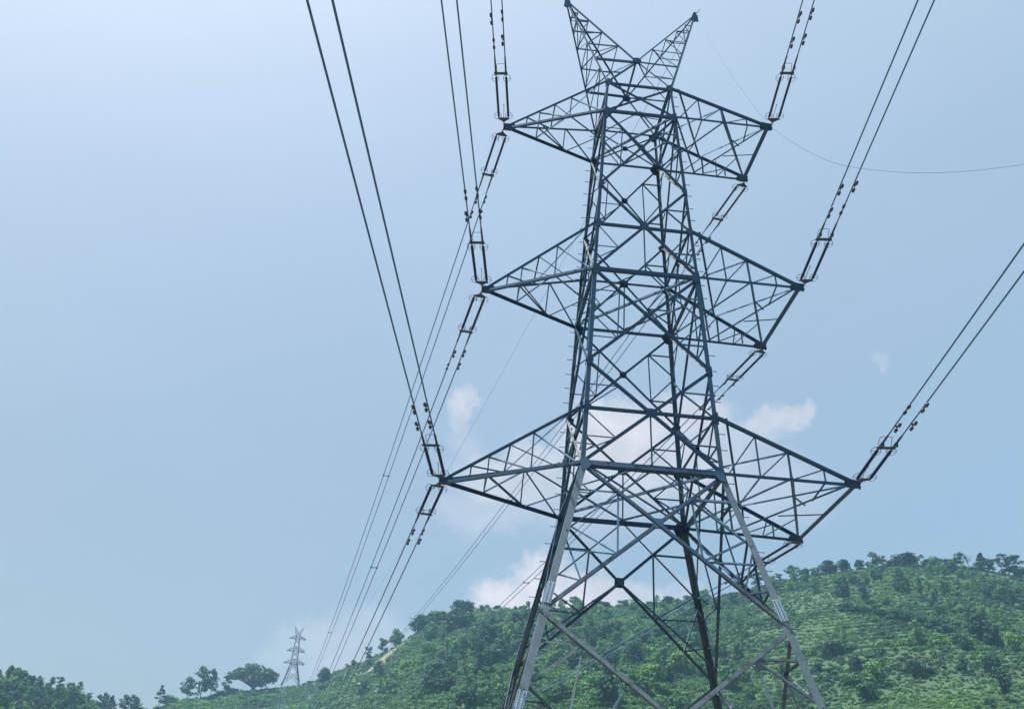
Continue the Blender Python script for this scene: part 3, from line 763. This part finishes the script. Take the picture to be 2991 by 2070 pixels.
def tree_variant(kind, seed):
    """unit-height crown and trunk meshes"""
    rng = random.Random(seed); cm, tm = MB(), MB(); limbs = []
    if kind == 'round':
        cl = [((0, 0, .58), (.36, .36, .36)), ((.08, -.05, .3), (.3, .3, .22)), ((-.1, .07, .28), (.28, .28, .22))] + [((cos(a)*.24+rng.uniform(-.05, .05), sin(a)*.24, rng.uniform(.3, .78)), (rng.uniform(.15, .24),)*2+(rng.uniform(.13, .22),)) for a in [rng.uniform(0, 6.28) for _ in range(9)]] + [((rng.uniform(-.1, .1), rng.uniform(-.1, .1), .86), (.16, .16, .14))]
        n, sz, h, r = 95, .055, .6, .035
    elif kind == 'tall':
        cl = []
        for k in range(11):
            z = .34+.6*k/10; w = .17*(1-abs(k/10-.45)*1.0)+.05; a = rng.uniform(0, 6.28)
            cl.append(((cos(a)*w*.7, sin(a)*w*.7, z), (w*rng.uniform(.7, 1.1), w*rng.uniform(.7, 1.1), .085)))
        n, sz, h, r = 75, .036, .9, .018
    elif kind == 'airy':
        cl = []
        for k in range(15):
            z = rng.uniform(.2, .93); a = rng.uniform(0, 6.28); d = rng.uniform(.05, .26)*(1.2-abs(z-.65))
            e = (cos(a)*d, sin(a)*d, z); cl.append((e, (rng.uniform(.09, .14), rng.uniform(.09, .14), rng.uniform(.05, .09)))); limbs.append((z*.7, e))
        n, sz, h, r = 62, .036, .85, .016
    elif kind == 'pine':
        cl = []
        for k in range(9):
            z = .30+.64*k/8; w = .15*(1.1-.75*k/8)
            for a in (rng.uniform(0, 6.28), rng.uniform(0, 6.28)):
                if rng.random() < .15: continue
                e = (cos(a)*w*.8, sin(a)*w*.8, z); cl.append((e, (w*.62, w*.62, .045))); limbs.append((z-.03, e))
        n, sz, h, r = 40, .030, .95, .014
    elif kind == 'conic':
        cl = []
        for k in range(9):
            z = .15+.8*k/8; w = .26*(1.04-k/8)+.015; cl.append(((rng.uniform(-.03, .03), rng.uniform(-.03, .03), z), (w, w, .09)))
        n, sz, h, r = 90, .042, .8, .025
    elif kind == 'banyan':
        cl = []
        for k in range(58):
            a = rng.uniform(0, 6.28); q = sqrt(rng.random()); d = q*.86; z = .27+.62*sqrt(max(0, 1-(d/.92)**2))*rng.uniform(.55, 1)
            e = (cos(a)*d, sin(a)*d, z); cl.append((e, (rng.uniform(.12, .2), rng.uniform(.12, .2), rng.uniform(.06, .10))))
            if k % 2 == 0: limbs.append((.12+.1*rng.random(), e))
        n, sz, h, r = 62, .042, .5, .085
    elif kind == 'palm':
        cl = []; n, sz, h, r = 0, 0, .62, .03
        for k in range(16):
            a = k*2.4; up = rng.uniform(-.1, .9); L = .36
            pts = [V((0, 0, .62))+V((cos(a)*L*t*(1-.3*up), sin(a)*L*t*(1-.3*up), up*.42*t-.34*t*t)) for t in (0, .25, .5, .75, 1)]
            for j in range(4):
                s = V((-sin(a), cos(a), 0))*.055*(1-abs(j-1.2)/3.6); s2 = V((-sin(a), cos(a), 0))*.055*(1-abs(j+1-1.2)/3.6)
                cm.add([pts[j]-s, pts[j]+s, pts[j+1]+s2, pts[j+1]-s2], [(0, 1, 2, 3)])
    elif kind == 'bare':
        cl = []; n, sz, h, r = 0, 0, .55, .02
        for k in range(16):
            a = rng.uniform(0, 6.28); z = rng.uniform(.3, .55); e = V((cos(a)*rng.uniform(.12, .34), sin(a)*rng.uniform(.12, .34), rng.uniform(.65, 1)))
            tm.tube([(0, 0, z), lerp(V((0, 0, z)), e, .5)+V((0, 0, .04)), e], .012, 4, r1=.004)
            for _ in range(3): tm.tube([lerp(V((0, 0, z)), e, .6), e+V((rng.uniform(-.1, .1), rng.uniform(-.1, .1), rng.uniform(-.06, .1)))], .006, 3, r1=.002)
    else:                                                           # bushy: low, broad, many lumps
        cl = [((rng.uniform(-.3, .3), rng.uniform(-.3, .3), rng.uniform(.25, .75)), (rng.uniform(.16, .3), rng.uniform(.16, .3), rng.uniform(.13, .22))) for _ in range(11)]
        n, sz, h, r = 75, .06, .45, .03
    for c, rad in cl: leaf_cloud(cm, rng, c, rad, n, sz)
    trunk(tm, rng, h, r, limbs)
    return cm, tm
VAR = {}
LM = {'D': LEAF_D, 'M': LEAF_M, 'L': LEAF_L}
def variant(kind, seed, tone):
    k = (kind, seed, tone)
    if k not in VAR:
        cm, tm = tree_variant(kind, seed*31+len(kind))
        one = MB(); one.v = list(cm.v); one.f = list(cm.f); one.m = [0]*len(cm.f); one.mi = 1; one.add(tm.v, tm.f)
        VAR[k] = (cm.mesh('crown', LM[tone]) if cm.v else None, tm.mesh('trunk', BARK), one)
    return VAR[k]
ONE = {}
NAMES = {'round': 'broadleaf_tree', 'tall': 'slender_tree', 'airy': 'open_crowned_tree', 'pine': 'pine_tree', 'conic': 'conical_tree', 'banyan': 'spreading_fig_tree', 'palm': 'palm_tree', 'bare': 'leafless_tree', 'bushy': 'bushy_tree'}
TREES = []
def ridge_tree(x, ybase, ytop, wpx, kind, tone, label, seed=0, back=3.0, group=None):
    az, eb = azel(x, ybase); el, D = ridge(az); d = D-back
    et = azel(x, ytop)[1]; g = ground_at(az, d)
    h = max(1.5, CAM.z + d*tan(et) - g.z)
    w = wpx*1.12*d/FPX/.93
    nat = {'round': .86, 'tall': .42, 'airy': .66, 'pine': .36, 'conic': .56, 'banyan': 1.85, 'palm': .7, 'bare': .62, 'bushy': .95}[kind]
    s = w/nat
    root = link(NAMES[kind], None, None, g); tag(root, label, 'tree', group)
    root.scale = (s, s, h); root.rotation_euler = (0, 0, random.uniform(0, 6.28))
    cr, tr, _ = variant(kind, seed, tone)
    link('trunk', tr, root)
    if cr: link('crown', cr, root)
    TREES.append((az, d, w))
    return root
RTREES = [
 # left wood edge
 (25, 1975, 1938, 16, 'round', 'D', "dark round-topped tree rising above the wood at the left edge"),
 (318, 2085, 2030, 34, 'conic', 'D', "conical dark tree standing alone just past the end of the left wood"),
 (360, 2090, 2026, 22, 'tall', 'D', "left one of two pointed trees close together left of the lone pine"),
 (383, 2090, 2028, 22, 'tall', 'D', "right one of two pointed trees close together left of the lone pine"),
 (397, 2092, 2052, 26, 'bushy', 'D', "low dark bush at the foot of the two pointed trees"),
 (417, 2085, 2062, 14, 'bushy', 'M', "small shrub between the pointed trees and the lone pine"),
 (461, 2072, 1998, 26, 'pine', 'D', "lone thin pine with gaps in its crown on the low left skyline"),
 (498, 2058, 2024, 30, 'bushy', 'M', "leafy clump right of the lone pine where the ridge starts to rise"),
 (545, 2043, 1974, 27, 'tall', 'D', "dense upright tree left of the tallest trees on the left ridge"),
 (585, 2038, 1944, 30, 'tall', 'D', "tallest tree left of the spreading fig, bare trunk below a leafy top"),
 (613, 2034, 1952, 20, 'tall', 'D', "tall narrow tree with a knobbly crown between the tallest tree and the fig"),
 (573, 2038, 1985, 12, 'pine', 'D', "thin spindly tree squeezed against the tallest tree of the left ridge"),
 (661, 2024, 1968, 30, 'airy', 'D', "small tree on a thin bare stem just left of the spreading fig"),
 (738, 2018, 1932, 120, 'banyan', 'D', "huge wide spreading fig tree on the ridge left of the far pylon"),
 (640, 2030, 2012, 22, 'bushy', 'D', "low shrub under the small thin-stemmed tree"),
 (690, 2020, 2006, 36, 'bushy', 'D', "dark hedge-like bush at the left foot of the spreading fig"),
 (904, 1998, 1986, 14, 'round', 'D', "tiny umbrella-shaped tree just right of the far pylon"),
 (943, 1980, 1972, 10, 'bushy', 'D', "left tiny shrub where the wires meet the ridge"),
 (953, 1975, 1967, 8, 'tall', 'D', "right tiny shrub where the wires meet the ridge"),
 (1014, 1952, 1938, 12, 'tall', 'D', "small thin sapling low on the climbing ridge"),
 (1032, 1944, 1926, 12, 'tall', 'D', "dark sapling just above the first one on the climbing ridge"),
 (1074, 1926, 1886, 22, 'airy', 'D', "see-through young tree halfway up the climbing ridge"),
 (1117, 1908, 1855, 30, 'airy', 'D', "taller see-through tree above the bare earth scar"),
 (1156, 1886, 1835, 36, 'round', 'M', "round leafy tree between the see-through trees and the crest wood"),
 (1222, 1850, 1792, 58, 'round', 'D', "broad dark tree at the left end of the wood on the crest"),
 (1275, 1830, 1784, 60, 'round', 'M', "wide grey-green tree second from the left in the crest wood"),
 (1312, 1815, 1778, 40, 'airy', 'D', "thin-crowned tree tucked beside the crest's highest tree"),
 (1348, 1806, 1752, 62, 'round', 'D', "highest rounded tree on the crest left of the near pylon"),
 (1384, 1800, 1782, 22, 'bushy', 'D', "low tree filling the gap right of the crest's highest tree"),
 (1406, 1792, 1766, 22, 'round', 'D', "left of two small dark trees beside the crest's open grass"),
 (1424, 1790, 1765, 15, 'tall', 'D', "right of two small dark trees beside the crest's open grass"),
 (1454, 1787, 1767, 24, 'round', 'D', "little round tree on the open grass where the wires cross the crest"),
 (1505, 1782, 1769, 10, 'round', 'D', "first dot-like bush on the crest close left of the pylon leg"),
 (1521, 1781, 1768, 9, 'round', 'D', "second dot-like bush on the crest touching the pylon leg"),
 (1644, 1783, 1745, 22, 'airy', 'M', "wispy tree seen between the pylon's left legs"),
 (1680, 1785, 1736, 32, 'airy', 'M', "pale tall tree on the crest seen under the pylon's left diagonal"),
 (1760, 1778, 1757, 40, 'round', 'D', "broad low tree on the crest left of the pylon's middle"),
 (1830, 1776, 1748, 44, 'airy', 'M', "feathery tree on the crest right of the pylon's square joint plate"),
 (1900, 1772, 1760, 30, 'bushy', 'M', "low bush on the crest in the middle of the pylon"),
 (1958, 1768, 1742, 40, 'round', 'D', "dark rounded tree on the crest in front of the pylon's dark back leg"),
 (2010, 1764, 1738, 26, 'round', 'D', "narrower dark tree close right of the dark back leg"),
 (2213, 1720, 1668, 34, 'airy', 'D', "see-through tree beside the pylon's right leg"),
 (2250, 1708, 1682, 26, 'round', 'D', "dark tree half hidden by the pylon's right leg"),
 (2277, 1704, 1669, 24, 'airy', 'M', "first spiky tree right of the pylon on the right-hand skyline"),
 (2320, 1696, 1647, 42, 'airy', 'M', "tall loose tree second on the right-hand skyline"),
 (2352, 1688, 1658, 26, 'round', 'D', "small round tree right of the tall loose one"),
 (2380, 1684, 1652, 24, 'airy', 'M', "thin tree before the dark pair on the right-hand skyline"),
 (2421, 1676, 1637, 46, 'round', 'D', "left tree of the dark round pair on the right-hand skyline"),
 (2462, 1668, 1633, 36, 'round', 'D', "right tree of the dark round pair on the right-hand skyline"),
 (2511, 1663, 1633, 24, 'round', 'D', "dark ball-shaped tree beside the roof on the skyline"),
 (2535, 1661, 1640, 11, 'tall', 'D', "tiny lollipop tree between the roof and the palm"),
 (2556, 1663, 1611, 22, 'tall', 'M', "slim tall tree beside the palm on the skyline"),
 (2550, 1661, 1634, 26, 'palm', 'M', "feathery palm beside the farm roof on the skyline"),
 (2576, 1660, 1621, 26, 'airy', 'M', "loose tree right of the palm"),
 (2606, 1656, 1628, 34, 'bushy', 'D', "leafy bank between the palm and the summit clump"),
 (2645, 1654, 1615, 54, 'round', 'D', "big dark tree crowning the summit of the right hill"),
 (2682, 1655, 1617, 32, 'airy', 'M', "flat-topped thin tree right of the summit tree"),
 (2720, 1658, 1622, 46, 'bushy', 'M', "broad bright tree on the right shoulder of the summit"),
 (2772, 1662, 1631, 34, 'round', 'D', "dark umbrella tree in the dip right of the summit"),
 (2807, 1664, 1611, 20, 'tall', 'D', "narrow dark two-tiered tree beside the leafless one"),
 (2830, 1664, 1618, 26, 'bare', 'D', "pale leafless tree on the right skyline"),
 (2872, 1676, 1615, 46, 'conic', 'D', "tall pointed dark tree right of the leafless one"),
 (2903, 1680, 1627, 32, 'airy', 'M', "rough tree between the pointed tree and the wide one"),
 (2950, 1686, 1619, 64, 'airy', 'D', "wide loose-crowned tree near the right edge of the skyline"),
 (2985, 1690, 1655, 36, 'bushy', 'D', "dark bush at the right edge of the skyline"),
]
for k, tdef in enumerate(RTREES):
    ridge_tree(*tdef, seed=k % 3, back=2.0 if tdef[0] < 2991 else 3)

# the wood at the far left and the wooded slope behind the pylon
rng = random.Random(11)
def slope_tree(az, d, h, w, kind, tone, seed, label, group):
    k = (kind, seed, tone)
    if k not in ONE: ONE[k] = variant(*k)[2].mesh('tree', LM[tone], BARK)
    o = link(NAMES[kind], ONE[k], None, ground_at(az, d)-V((0, 0, .2)))
    o.scale = (w, w, h); o.rotation_euler = (0, 0, rng.uniform(0, 6.28)); tag(o, label, 'tree', group); TREES.append((az, d, w))
n = 0
for _ in range(3000):
    if n >= 56: break
    px = rng.uniform(-30, 335); py = rng.uniform(1960, 2100); az, e = azel(px, py); el, D = ridge(az)
    if e > el: continue
    az, d = hit(px, py)
    if any(abs(az-a2)*d*.0175 < .42*w2 and abs(d-d2) < 6 for a2, d2, w2 in TREES): continue
    kd = rng.choice(['round', 'tall', 'round', 'airy']); hh = rng.uniform(4.8, 8) if kd != 'tall' else rng.uniform(6.5, 9.5)
    tn = 'D' if rng.random() < .65 else 'M'
    slope_tree(az, d, hh, hh*rng.uniform(.75, 1.0), kd, tn, rng.randrange(3),
               "%s %s packed in the hazy wood at the lower left" % ({'D': 'dark', 'M': 'paler green'}[tn], {'round': 'round tree', 'tall': 'slender tree', 'airy': 'thin-crowned tree'}[kd]), "trees of the wood at the lower left"); n += 1
def wooded(px, py):
    """how densely trees stand where this direction meets the slope"""
    a = sstep(1180, 1260, px)*(1-sstep(2050, 2300, px))*.9
    if px < 1180: a = .22
    if px > 2150: a = max(a, .10)
    if px > 2150 and py < 1740: a = .75
    if 1620 < px < 2200 and py > 1930: a = .55
    return a
n = 0
for _ in range(12000):
    if n >= 255: break
    px = rng.uniform(900, 3000); py = rng.uniform(1660, 2075); az, e = azel(px, py); el, D = ridge(az)
    if e > el-.001 or rng.random() > wooded(px, py): continue
    az, d = hit(px, py)
    if any(abs(az-a2)*d*.0175 < .40*w2 and abs(d-d2) < 7 for a2, d2, w2 in TREES): continue
    if any((ground_at(az, d)-P_).length < r_+4 for P_, r_ in SC): continue
    patch = noise.noise((az*.22, d*.018, 5.0))
    r_ = rng.random()
    tn = 'D' if patch > .12 and r_ < .75 else ('L' if patch < -.12 and r_ < .5 else ('M' if r_ < .8 else 'D'))
    kd = rng.choice(['round', 'round', 'bushy', 'airy', 'tall']) if px < 2200 else rng.choice(['round', 'tall', 'bushy'])
    hh = {'round': 8.5, 'bushy': 6.5, 'airy': 9.0, 'tall': 10.0}[kd]*rng.uniform(.7, 1.25)*(.8 if px > 2150 else 1)
    ww = hh*rng.uniform(.8, 1.1)
    where, grp = (("on the left flank below the climbing ridge", "trees on the left flank") if px < 1200 else
                  ("in the wood behind the pylon's legs", "trees in the wood behind the pylon") if px < 2150 else
                  ("on the terraced right-hand slope", "trees on the right-hand slope"))
    slope_tree(az, d, hh, ww, kd, tn, rng.randrange(3), "%s %s %s" % ({'D': 'dark', 'M': 'mid-green', 'L': 'fresh yellow-green'}[tn], {'round': 'rounded tree', 'bushy': 'low bushy tree', 'airy': 'thin-crowned tree', 'tall': 'slender tree'}[kd], where), grp); n += 1

SLOPE = [(2475, 1785, 45, 22, 'bushy', 'D'), (2510, 1790, 45, 22, 'bushy', 'D'), (2545, 1794, 50, 24, 'bushy', 'D'), (2580, 1799, 45, 22, 'bushy', 'D'), (2618, 1805, 50, 24, 'bushy', 'D'),
 (2655, 1815, 50, 26, 'bushy', 'D'), (2692, 1826, 45, 24, 'bushy', 'D'), (2728, 1836, 45, 22, 'bushy', 'D'), (2758, 1846, 40, 18, 'bushy', 'D')]
for k, (x, y, w, h, kd, tn) in enumerate(SLOPE):
    az, d = hit(x, y)
    slope_tree(az, d, h*d/FPX*1.15, w*d/FPX*1.1, kd, tn, k % 3, "dark bush in the dark hedge band slanting across the right-hand slope", "bushes of the hedge band on the right slope")
MARK = [(2842, 1850, 52, 68, 'tall', 'D', "left trunkless dark tree of the tall dark group low on the right slope"),
 (2872, 1882, 58, 80, 'round', 'D', "largest dark tree of the tall dark group low on the right slope"),
 (2903, 1888, 48, 56, 'round', 'D', "right-hand dark tree of the tall dark group low on the right slope"),
 (2866, 1800, 26, 26, 'round', 'L', "small yellow-green tree lit up just above the tall dark group"),
 (2936, 1852, 32, 52, 'tall', 'L', "upright yellow-green tree near the right edge of the picture"),
 (2468, 1752, 36, 58, 'round', 'D', "dark tree alone under the skyline's dark round pair"),
 (2655, 1748, 24, 56, 'tall', 'D', "dark narrow tree high on the slope under the summit, left of two"),
 (2692, 1752, 24, 54, 'tall', 'D', "dark narrow tree high on the slope under the summit, right of two"),
 (2762, 1758, 18, 56, 'tall', 'D', "very thin dark tree standing right of the two narrow ones"),
 (2738, 1752, 16, 34, 'tall', 'D', "short thin tree left of the very thin dark one"),
 (2882, 1746, 28, 26, 'round', 'D', "small round dark tree under the pointed skyline tree"),
 (2540, 2046, 64, 44, 'bushy', 'D', "broad dark clump low on the right slope beside a bright patch"),
 (2500, 2000, 70, 30, 'bushy', 'L', "bright yellow-green clump above the broad dark clump"),
 (2432, 1918, 74, 40, 'bushy', 'D', "wide dark clump right of the pylon's right leg"),
 (2376, 1916, 20, 24, 'round', 'L', "tiny bright round bush left of the wide dark clump"),
 (2660, 1964, 46, 18, 'bushy', 'D', "left of two flat dark bushes in the open lower slope"),
 (2712, 1966, 36, 16, 'bushy', 'D', "right of two flat dark bushes in the open lower slope"),
 (1106, 2048, 24, 56, 'conic', 'D', "dark column-like tree low on the left flank"),
 (1134, 2040, 44, 50, 'round', 'L', "bright bushy tree leaning on the dark column-like one"),
 (1428, 1880, 64, 52, 'round', 'D', "deep blue-green tree left of the pylon's left leg"),
 (1490, 1892, 56, 66, 'round', 'L', "bright rounded tree touching the pylon's left leg"),
 (1440, 1945, 74, 50, 'bushy', 'D', "shadowy clump below the bright rounded tree"),
 (1345, 1838, 90, 44, 'bushy', 'D', "long dark thicket under the crest's highest tree"),
 (1990, 1965, 80, 56, 'bushy', 'L', "bright leafy mound in the gap between the pylon's back legs"),
 (1905, 2010, 80, 60, 'round', 'L', "bright leafy tree at the bottom under the pylon's middle"),
 (1680, 1960, 70, 56, 'round', 'D', "dark tree behind the left end of the pylon's lower struts"),
 (1770, 1868, 54, 50, 'round', 'D', "dark blue-green tree below the wispy crest trees")]
for k, (x, y, w, h, kd, tn, lb) in enumerate(MARK):
    az, d = hit(x, y); slope_tree(az, d, h*d/FPX*1.15, w*d/FPX*1.1, kd, tn, k % 3, lb, None)

# scrub that covers the hillsides, as one mass
srccol = bpy.data.collections.new("scrub_sources")
for k in range(6):
    r2 = random.Random(900+k); m = MB()
    for _ in range(6):
        leaf_cloud(m, r2, (r2.uniform(-.55, .55), r2.uniform(-.55, .55), r2.uniform(.15, .6)), (r2.uniform(.3, .55), r2.uniform(.3, .55), r2.uniform(.22, .4)), 34, .15, .5)
    o = bpy.data.objects.new("shrub_source", m.mesh("shrub", (LEAF_B, LEAF_B, LEAF_M, LEAF_B, LEAF_D, LEAF_L)[k])); srccol.objects.link(o)
pts, scl, rot, idx = [], [], [], []
tries = 0
while len(pts) < 88000 and tries < 400000:
    tries += 1
    az = rng.uniform(-25.5, 37.5); el, D = ridge(az)
    d = sqrt(rng.uniform(215**2, (D+6)**2))
    zr = height(az, d)
    if (zr-CAM.z)/d < tan(radians(6.8)): continue
    q = ground_at(az, d)
    if any((q-P_).length < r_*1.15 for P_, r_ in SC): continue
    dens = noise.noise((q.x*.05, q.y*.05, 1.7))
    if dens < -.55 and rng.random() < .6: continue
    if 17.5 < az < 32 and d > 380:
        f = (q.z/3.0) % 1.0
        if f > .6 and rng.random() < .45: continue
    pts.append(q - V((0, 0, .15)))
    s = min(2.4, max(.4, 0.84*rng.lognormvariate(0, .40)))*(1.35 if az < 15 else 1.0)*(1.0 if d < D-14 else rng.uniform(.55, 1.0))*max(.72, 1+.75*noise.noise((q.x*.03, q.y*.03, 4.4))+.3*noise.noise((q.x*.11, q.y*.11, 2.4))); scl.append((s, s, s*rng.uniform(.7, 1.25))); rot.append((0, 0, rng.uniform(0, 6.28)))
    nn = noise.noise((q.x*.025, q.y*.025, 9.0))+rng.uniform(-.35, .35)
    if d > D-70 and az > 16: nn += .35*sstep(D-70, D-20, d)
    idx.append(4 if nn > .38 else 5 if nn < -.42 else rng.choice((0, 1, 2, 3)))
me = bpy.data.meshes.new("scrub"); me.from_pydata([tuple(p) for p in pts], [], [])
at = me.attributes.new("scl", 'FLOAT_VECTOR', 'POINT'); at.data.foreach_set('vector', [c for s in scl for c in s])
at = me.attributes.new("rot", 'FLOAT_VECTOR', 'POINT'); at.data.foreach_set('vector', [c for s in rot for c in s])
at = me.attributes.new("pick", 'INT', 'POINT'); at.data.foreach_set('value', idx)
scrub = link("scrub", me); tag(scrub, "low green scrub and bushes covering the hillsides", "scrub", kind="stuff")
gn = bpy.data.node_groups.new("scatter_scrub", 'GeometryNodeTree')
gn.interface.new_socket(name="Geometry", in_out='INPUT', socket_type='NodeSocketGeometry')
gn.interface.new_socket(name="Geometry", in_out='OUTPUT', socket_type='NodeSocketGeometry')
gi, go = gn.nodes.new('NodeGroupInput'), gn.nodes.new('NodeGroupOutput')
ci = gn.nodes.new('GeometryNodeCollectionInfo'); ci.inputs[0].default_value = srccol; ci.inputs[1].default_value = True; ci.inputs[2].default_value = True
ip = gn.nodes.new('GeometryNodeInstanceOnPoints'); ip.inputs['Pick Instance'].default_value = True
def named(nm, ty):
    n_ = gn.nodes.new('GeometryNodeInputNamedAttribute'); n_.data_type = ty; n_.inputs[0].default_value = nm; return n_.outputs[0]
L = gn.links.new
L(gi.outputs[0], ip.inputs['Points']); L(ci.outputs[0], ip.inputs['Instance'])
L(named("pick", 'INT'), ip.inputs['Instance Index']); L(named("rot", 'FLOAT_VECTOR'), ip.inputs['Rotation']); L(named("scl", 'FLOAT_VECTOR'), ip.inputs['Scale'])
L(ip.outputs[0], go.inputs[0])
md = scrub.modifiers.new("scatter", 'NODES'); md.node_group = gn

# ------------------------------------------------------------------ small things on the hills
def rock(px, py, s, label):
    az, d = hit(px, py); g = ground_at(az, d); m = MB(); r3 = random.Random(px)
    import bmesh
    bm = bmesh.new(); bmesh.ops.create_icosphere(bm, subdivisions=3, radius=1)
    for v in bm.verts:
        v.co *= 1+.35*noise.noise(v.co*1.7+V((px, 0, 0))); v.co.z *= .6
    me = bpy.data.meshes.new('boulder'); bm.to_mesh(me); bm.free(); me.materials.append(ROCK)
    o = link('boulder', me, None, g+V((0, 0, s*.2))); o.scale = (s*1.5, s, s); tag(o, label, 'rock', 'rocks on the bare scar')
rock(1057, 2000, 1.6, "lowest pale boulder on the bare earth scar of the left flank")
rock(1066, 1977, 1.2, "middle pale boulder on the bare earth scar")
rock(1078, 1962, .8, "topmost small pale boulder on the bare earth scar")
def hut(px, py, L, W, Hh, label, back=None):
    az, d = hit(px, py)
    if back is not None: d = ridge(az)[1]-back
    g = ground_at(az, d); root = link('farm_hut', None, None, g); root.rotation_euler = (0, 0, radians(-az+12)); tag(root, label, 'house')
    m = MB(); m.box((0, 0, Hh/2-.6), L, W, Hh+1.2); wl = link('wall', m.mesh('wall', LIME), root)
    m = MB(); m.box((0, 0, .9), .9, .12, 1.8); link('door', m.mesh('door', ROOF), root, (L*.2, -W/2-.02, 0))
    m = MB(); o = .5; z = Hh+.02; r = W*.32
    vs = [(-L/2-o, -W/2-o, z-.1), (L/2+o, -W/2-o, z-.1), (L/2+o, 0, z+r), (-L/2-o, 0, z+r), (-L/2-o, W/2+o, z-.1), (L/2+o, W/2+o, z-.1)]
    vs2 = [(x, y, z_+.12) for x, y, z_ in vs]
    m.add(vs+vs2, [(3, 2, 1, 0), (4, 5, 2, 3), (6, 7, 8, 9), (9, 8, 11, 10), (0, 1, 7, 6), (5, 4, 10, 11), (1, 2, 8, 7), (2, 5, 11, 8), (3, 0, 6, 9), (4, 3, 9, 10)])
    link('roof', m.mesh('roof', ROOF), root)
hut(1181, 1897, 2.4, 1.8, 1.5, "tiny pale hut at the top of the bare earth scar")
hut(2522, 1660, 7, 5, 1.2, "low farmhouse roof peeping over the crest beside the palm", back=-4.0)

# ------------------------------------------------------------------ hazy air
HAZE_DENS = 0.0002
hm = MB(); hm.box((CAM.x, CAM.y, 80), 2300, 2300, 290)
def _haze():
    m = bpy.data.materials.new("hazy_air"); m.use_nodes = True; t = m.node_tree; t.nodes.clear()
    o = N(t, 'ShaderNodeOutputMaterial'); p = N(t, 'ShaderNodeVolumePrincipled')
    p.inputs['Color'].default_value = (.36, .68, 1.0, 1); p.inputs['Density'].default_value = HAZE_DENS; p.inputs['Anisotropy'].default_value = .25
    t.links.new(p.outputs[0], o.inputs['Volume']); return m
tag(link("haze", hm.mesh("haze", _haze())), "pale blue summer haze filling the valley", "haze", kind="stuff")
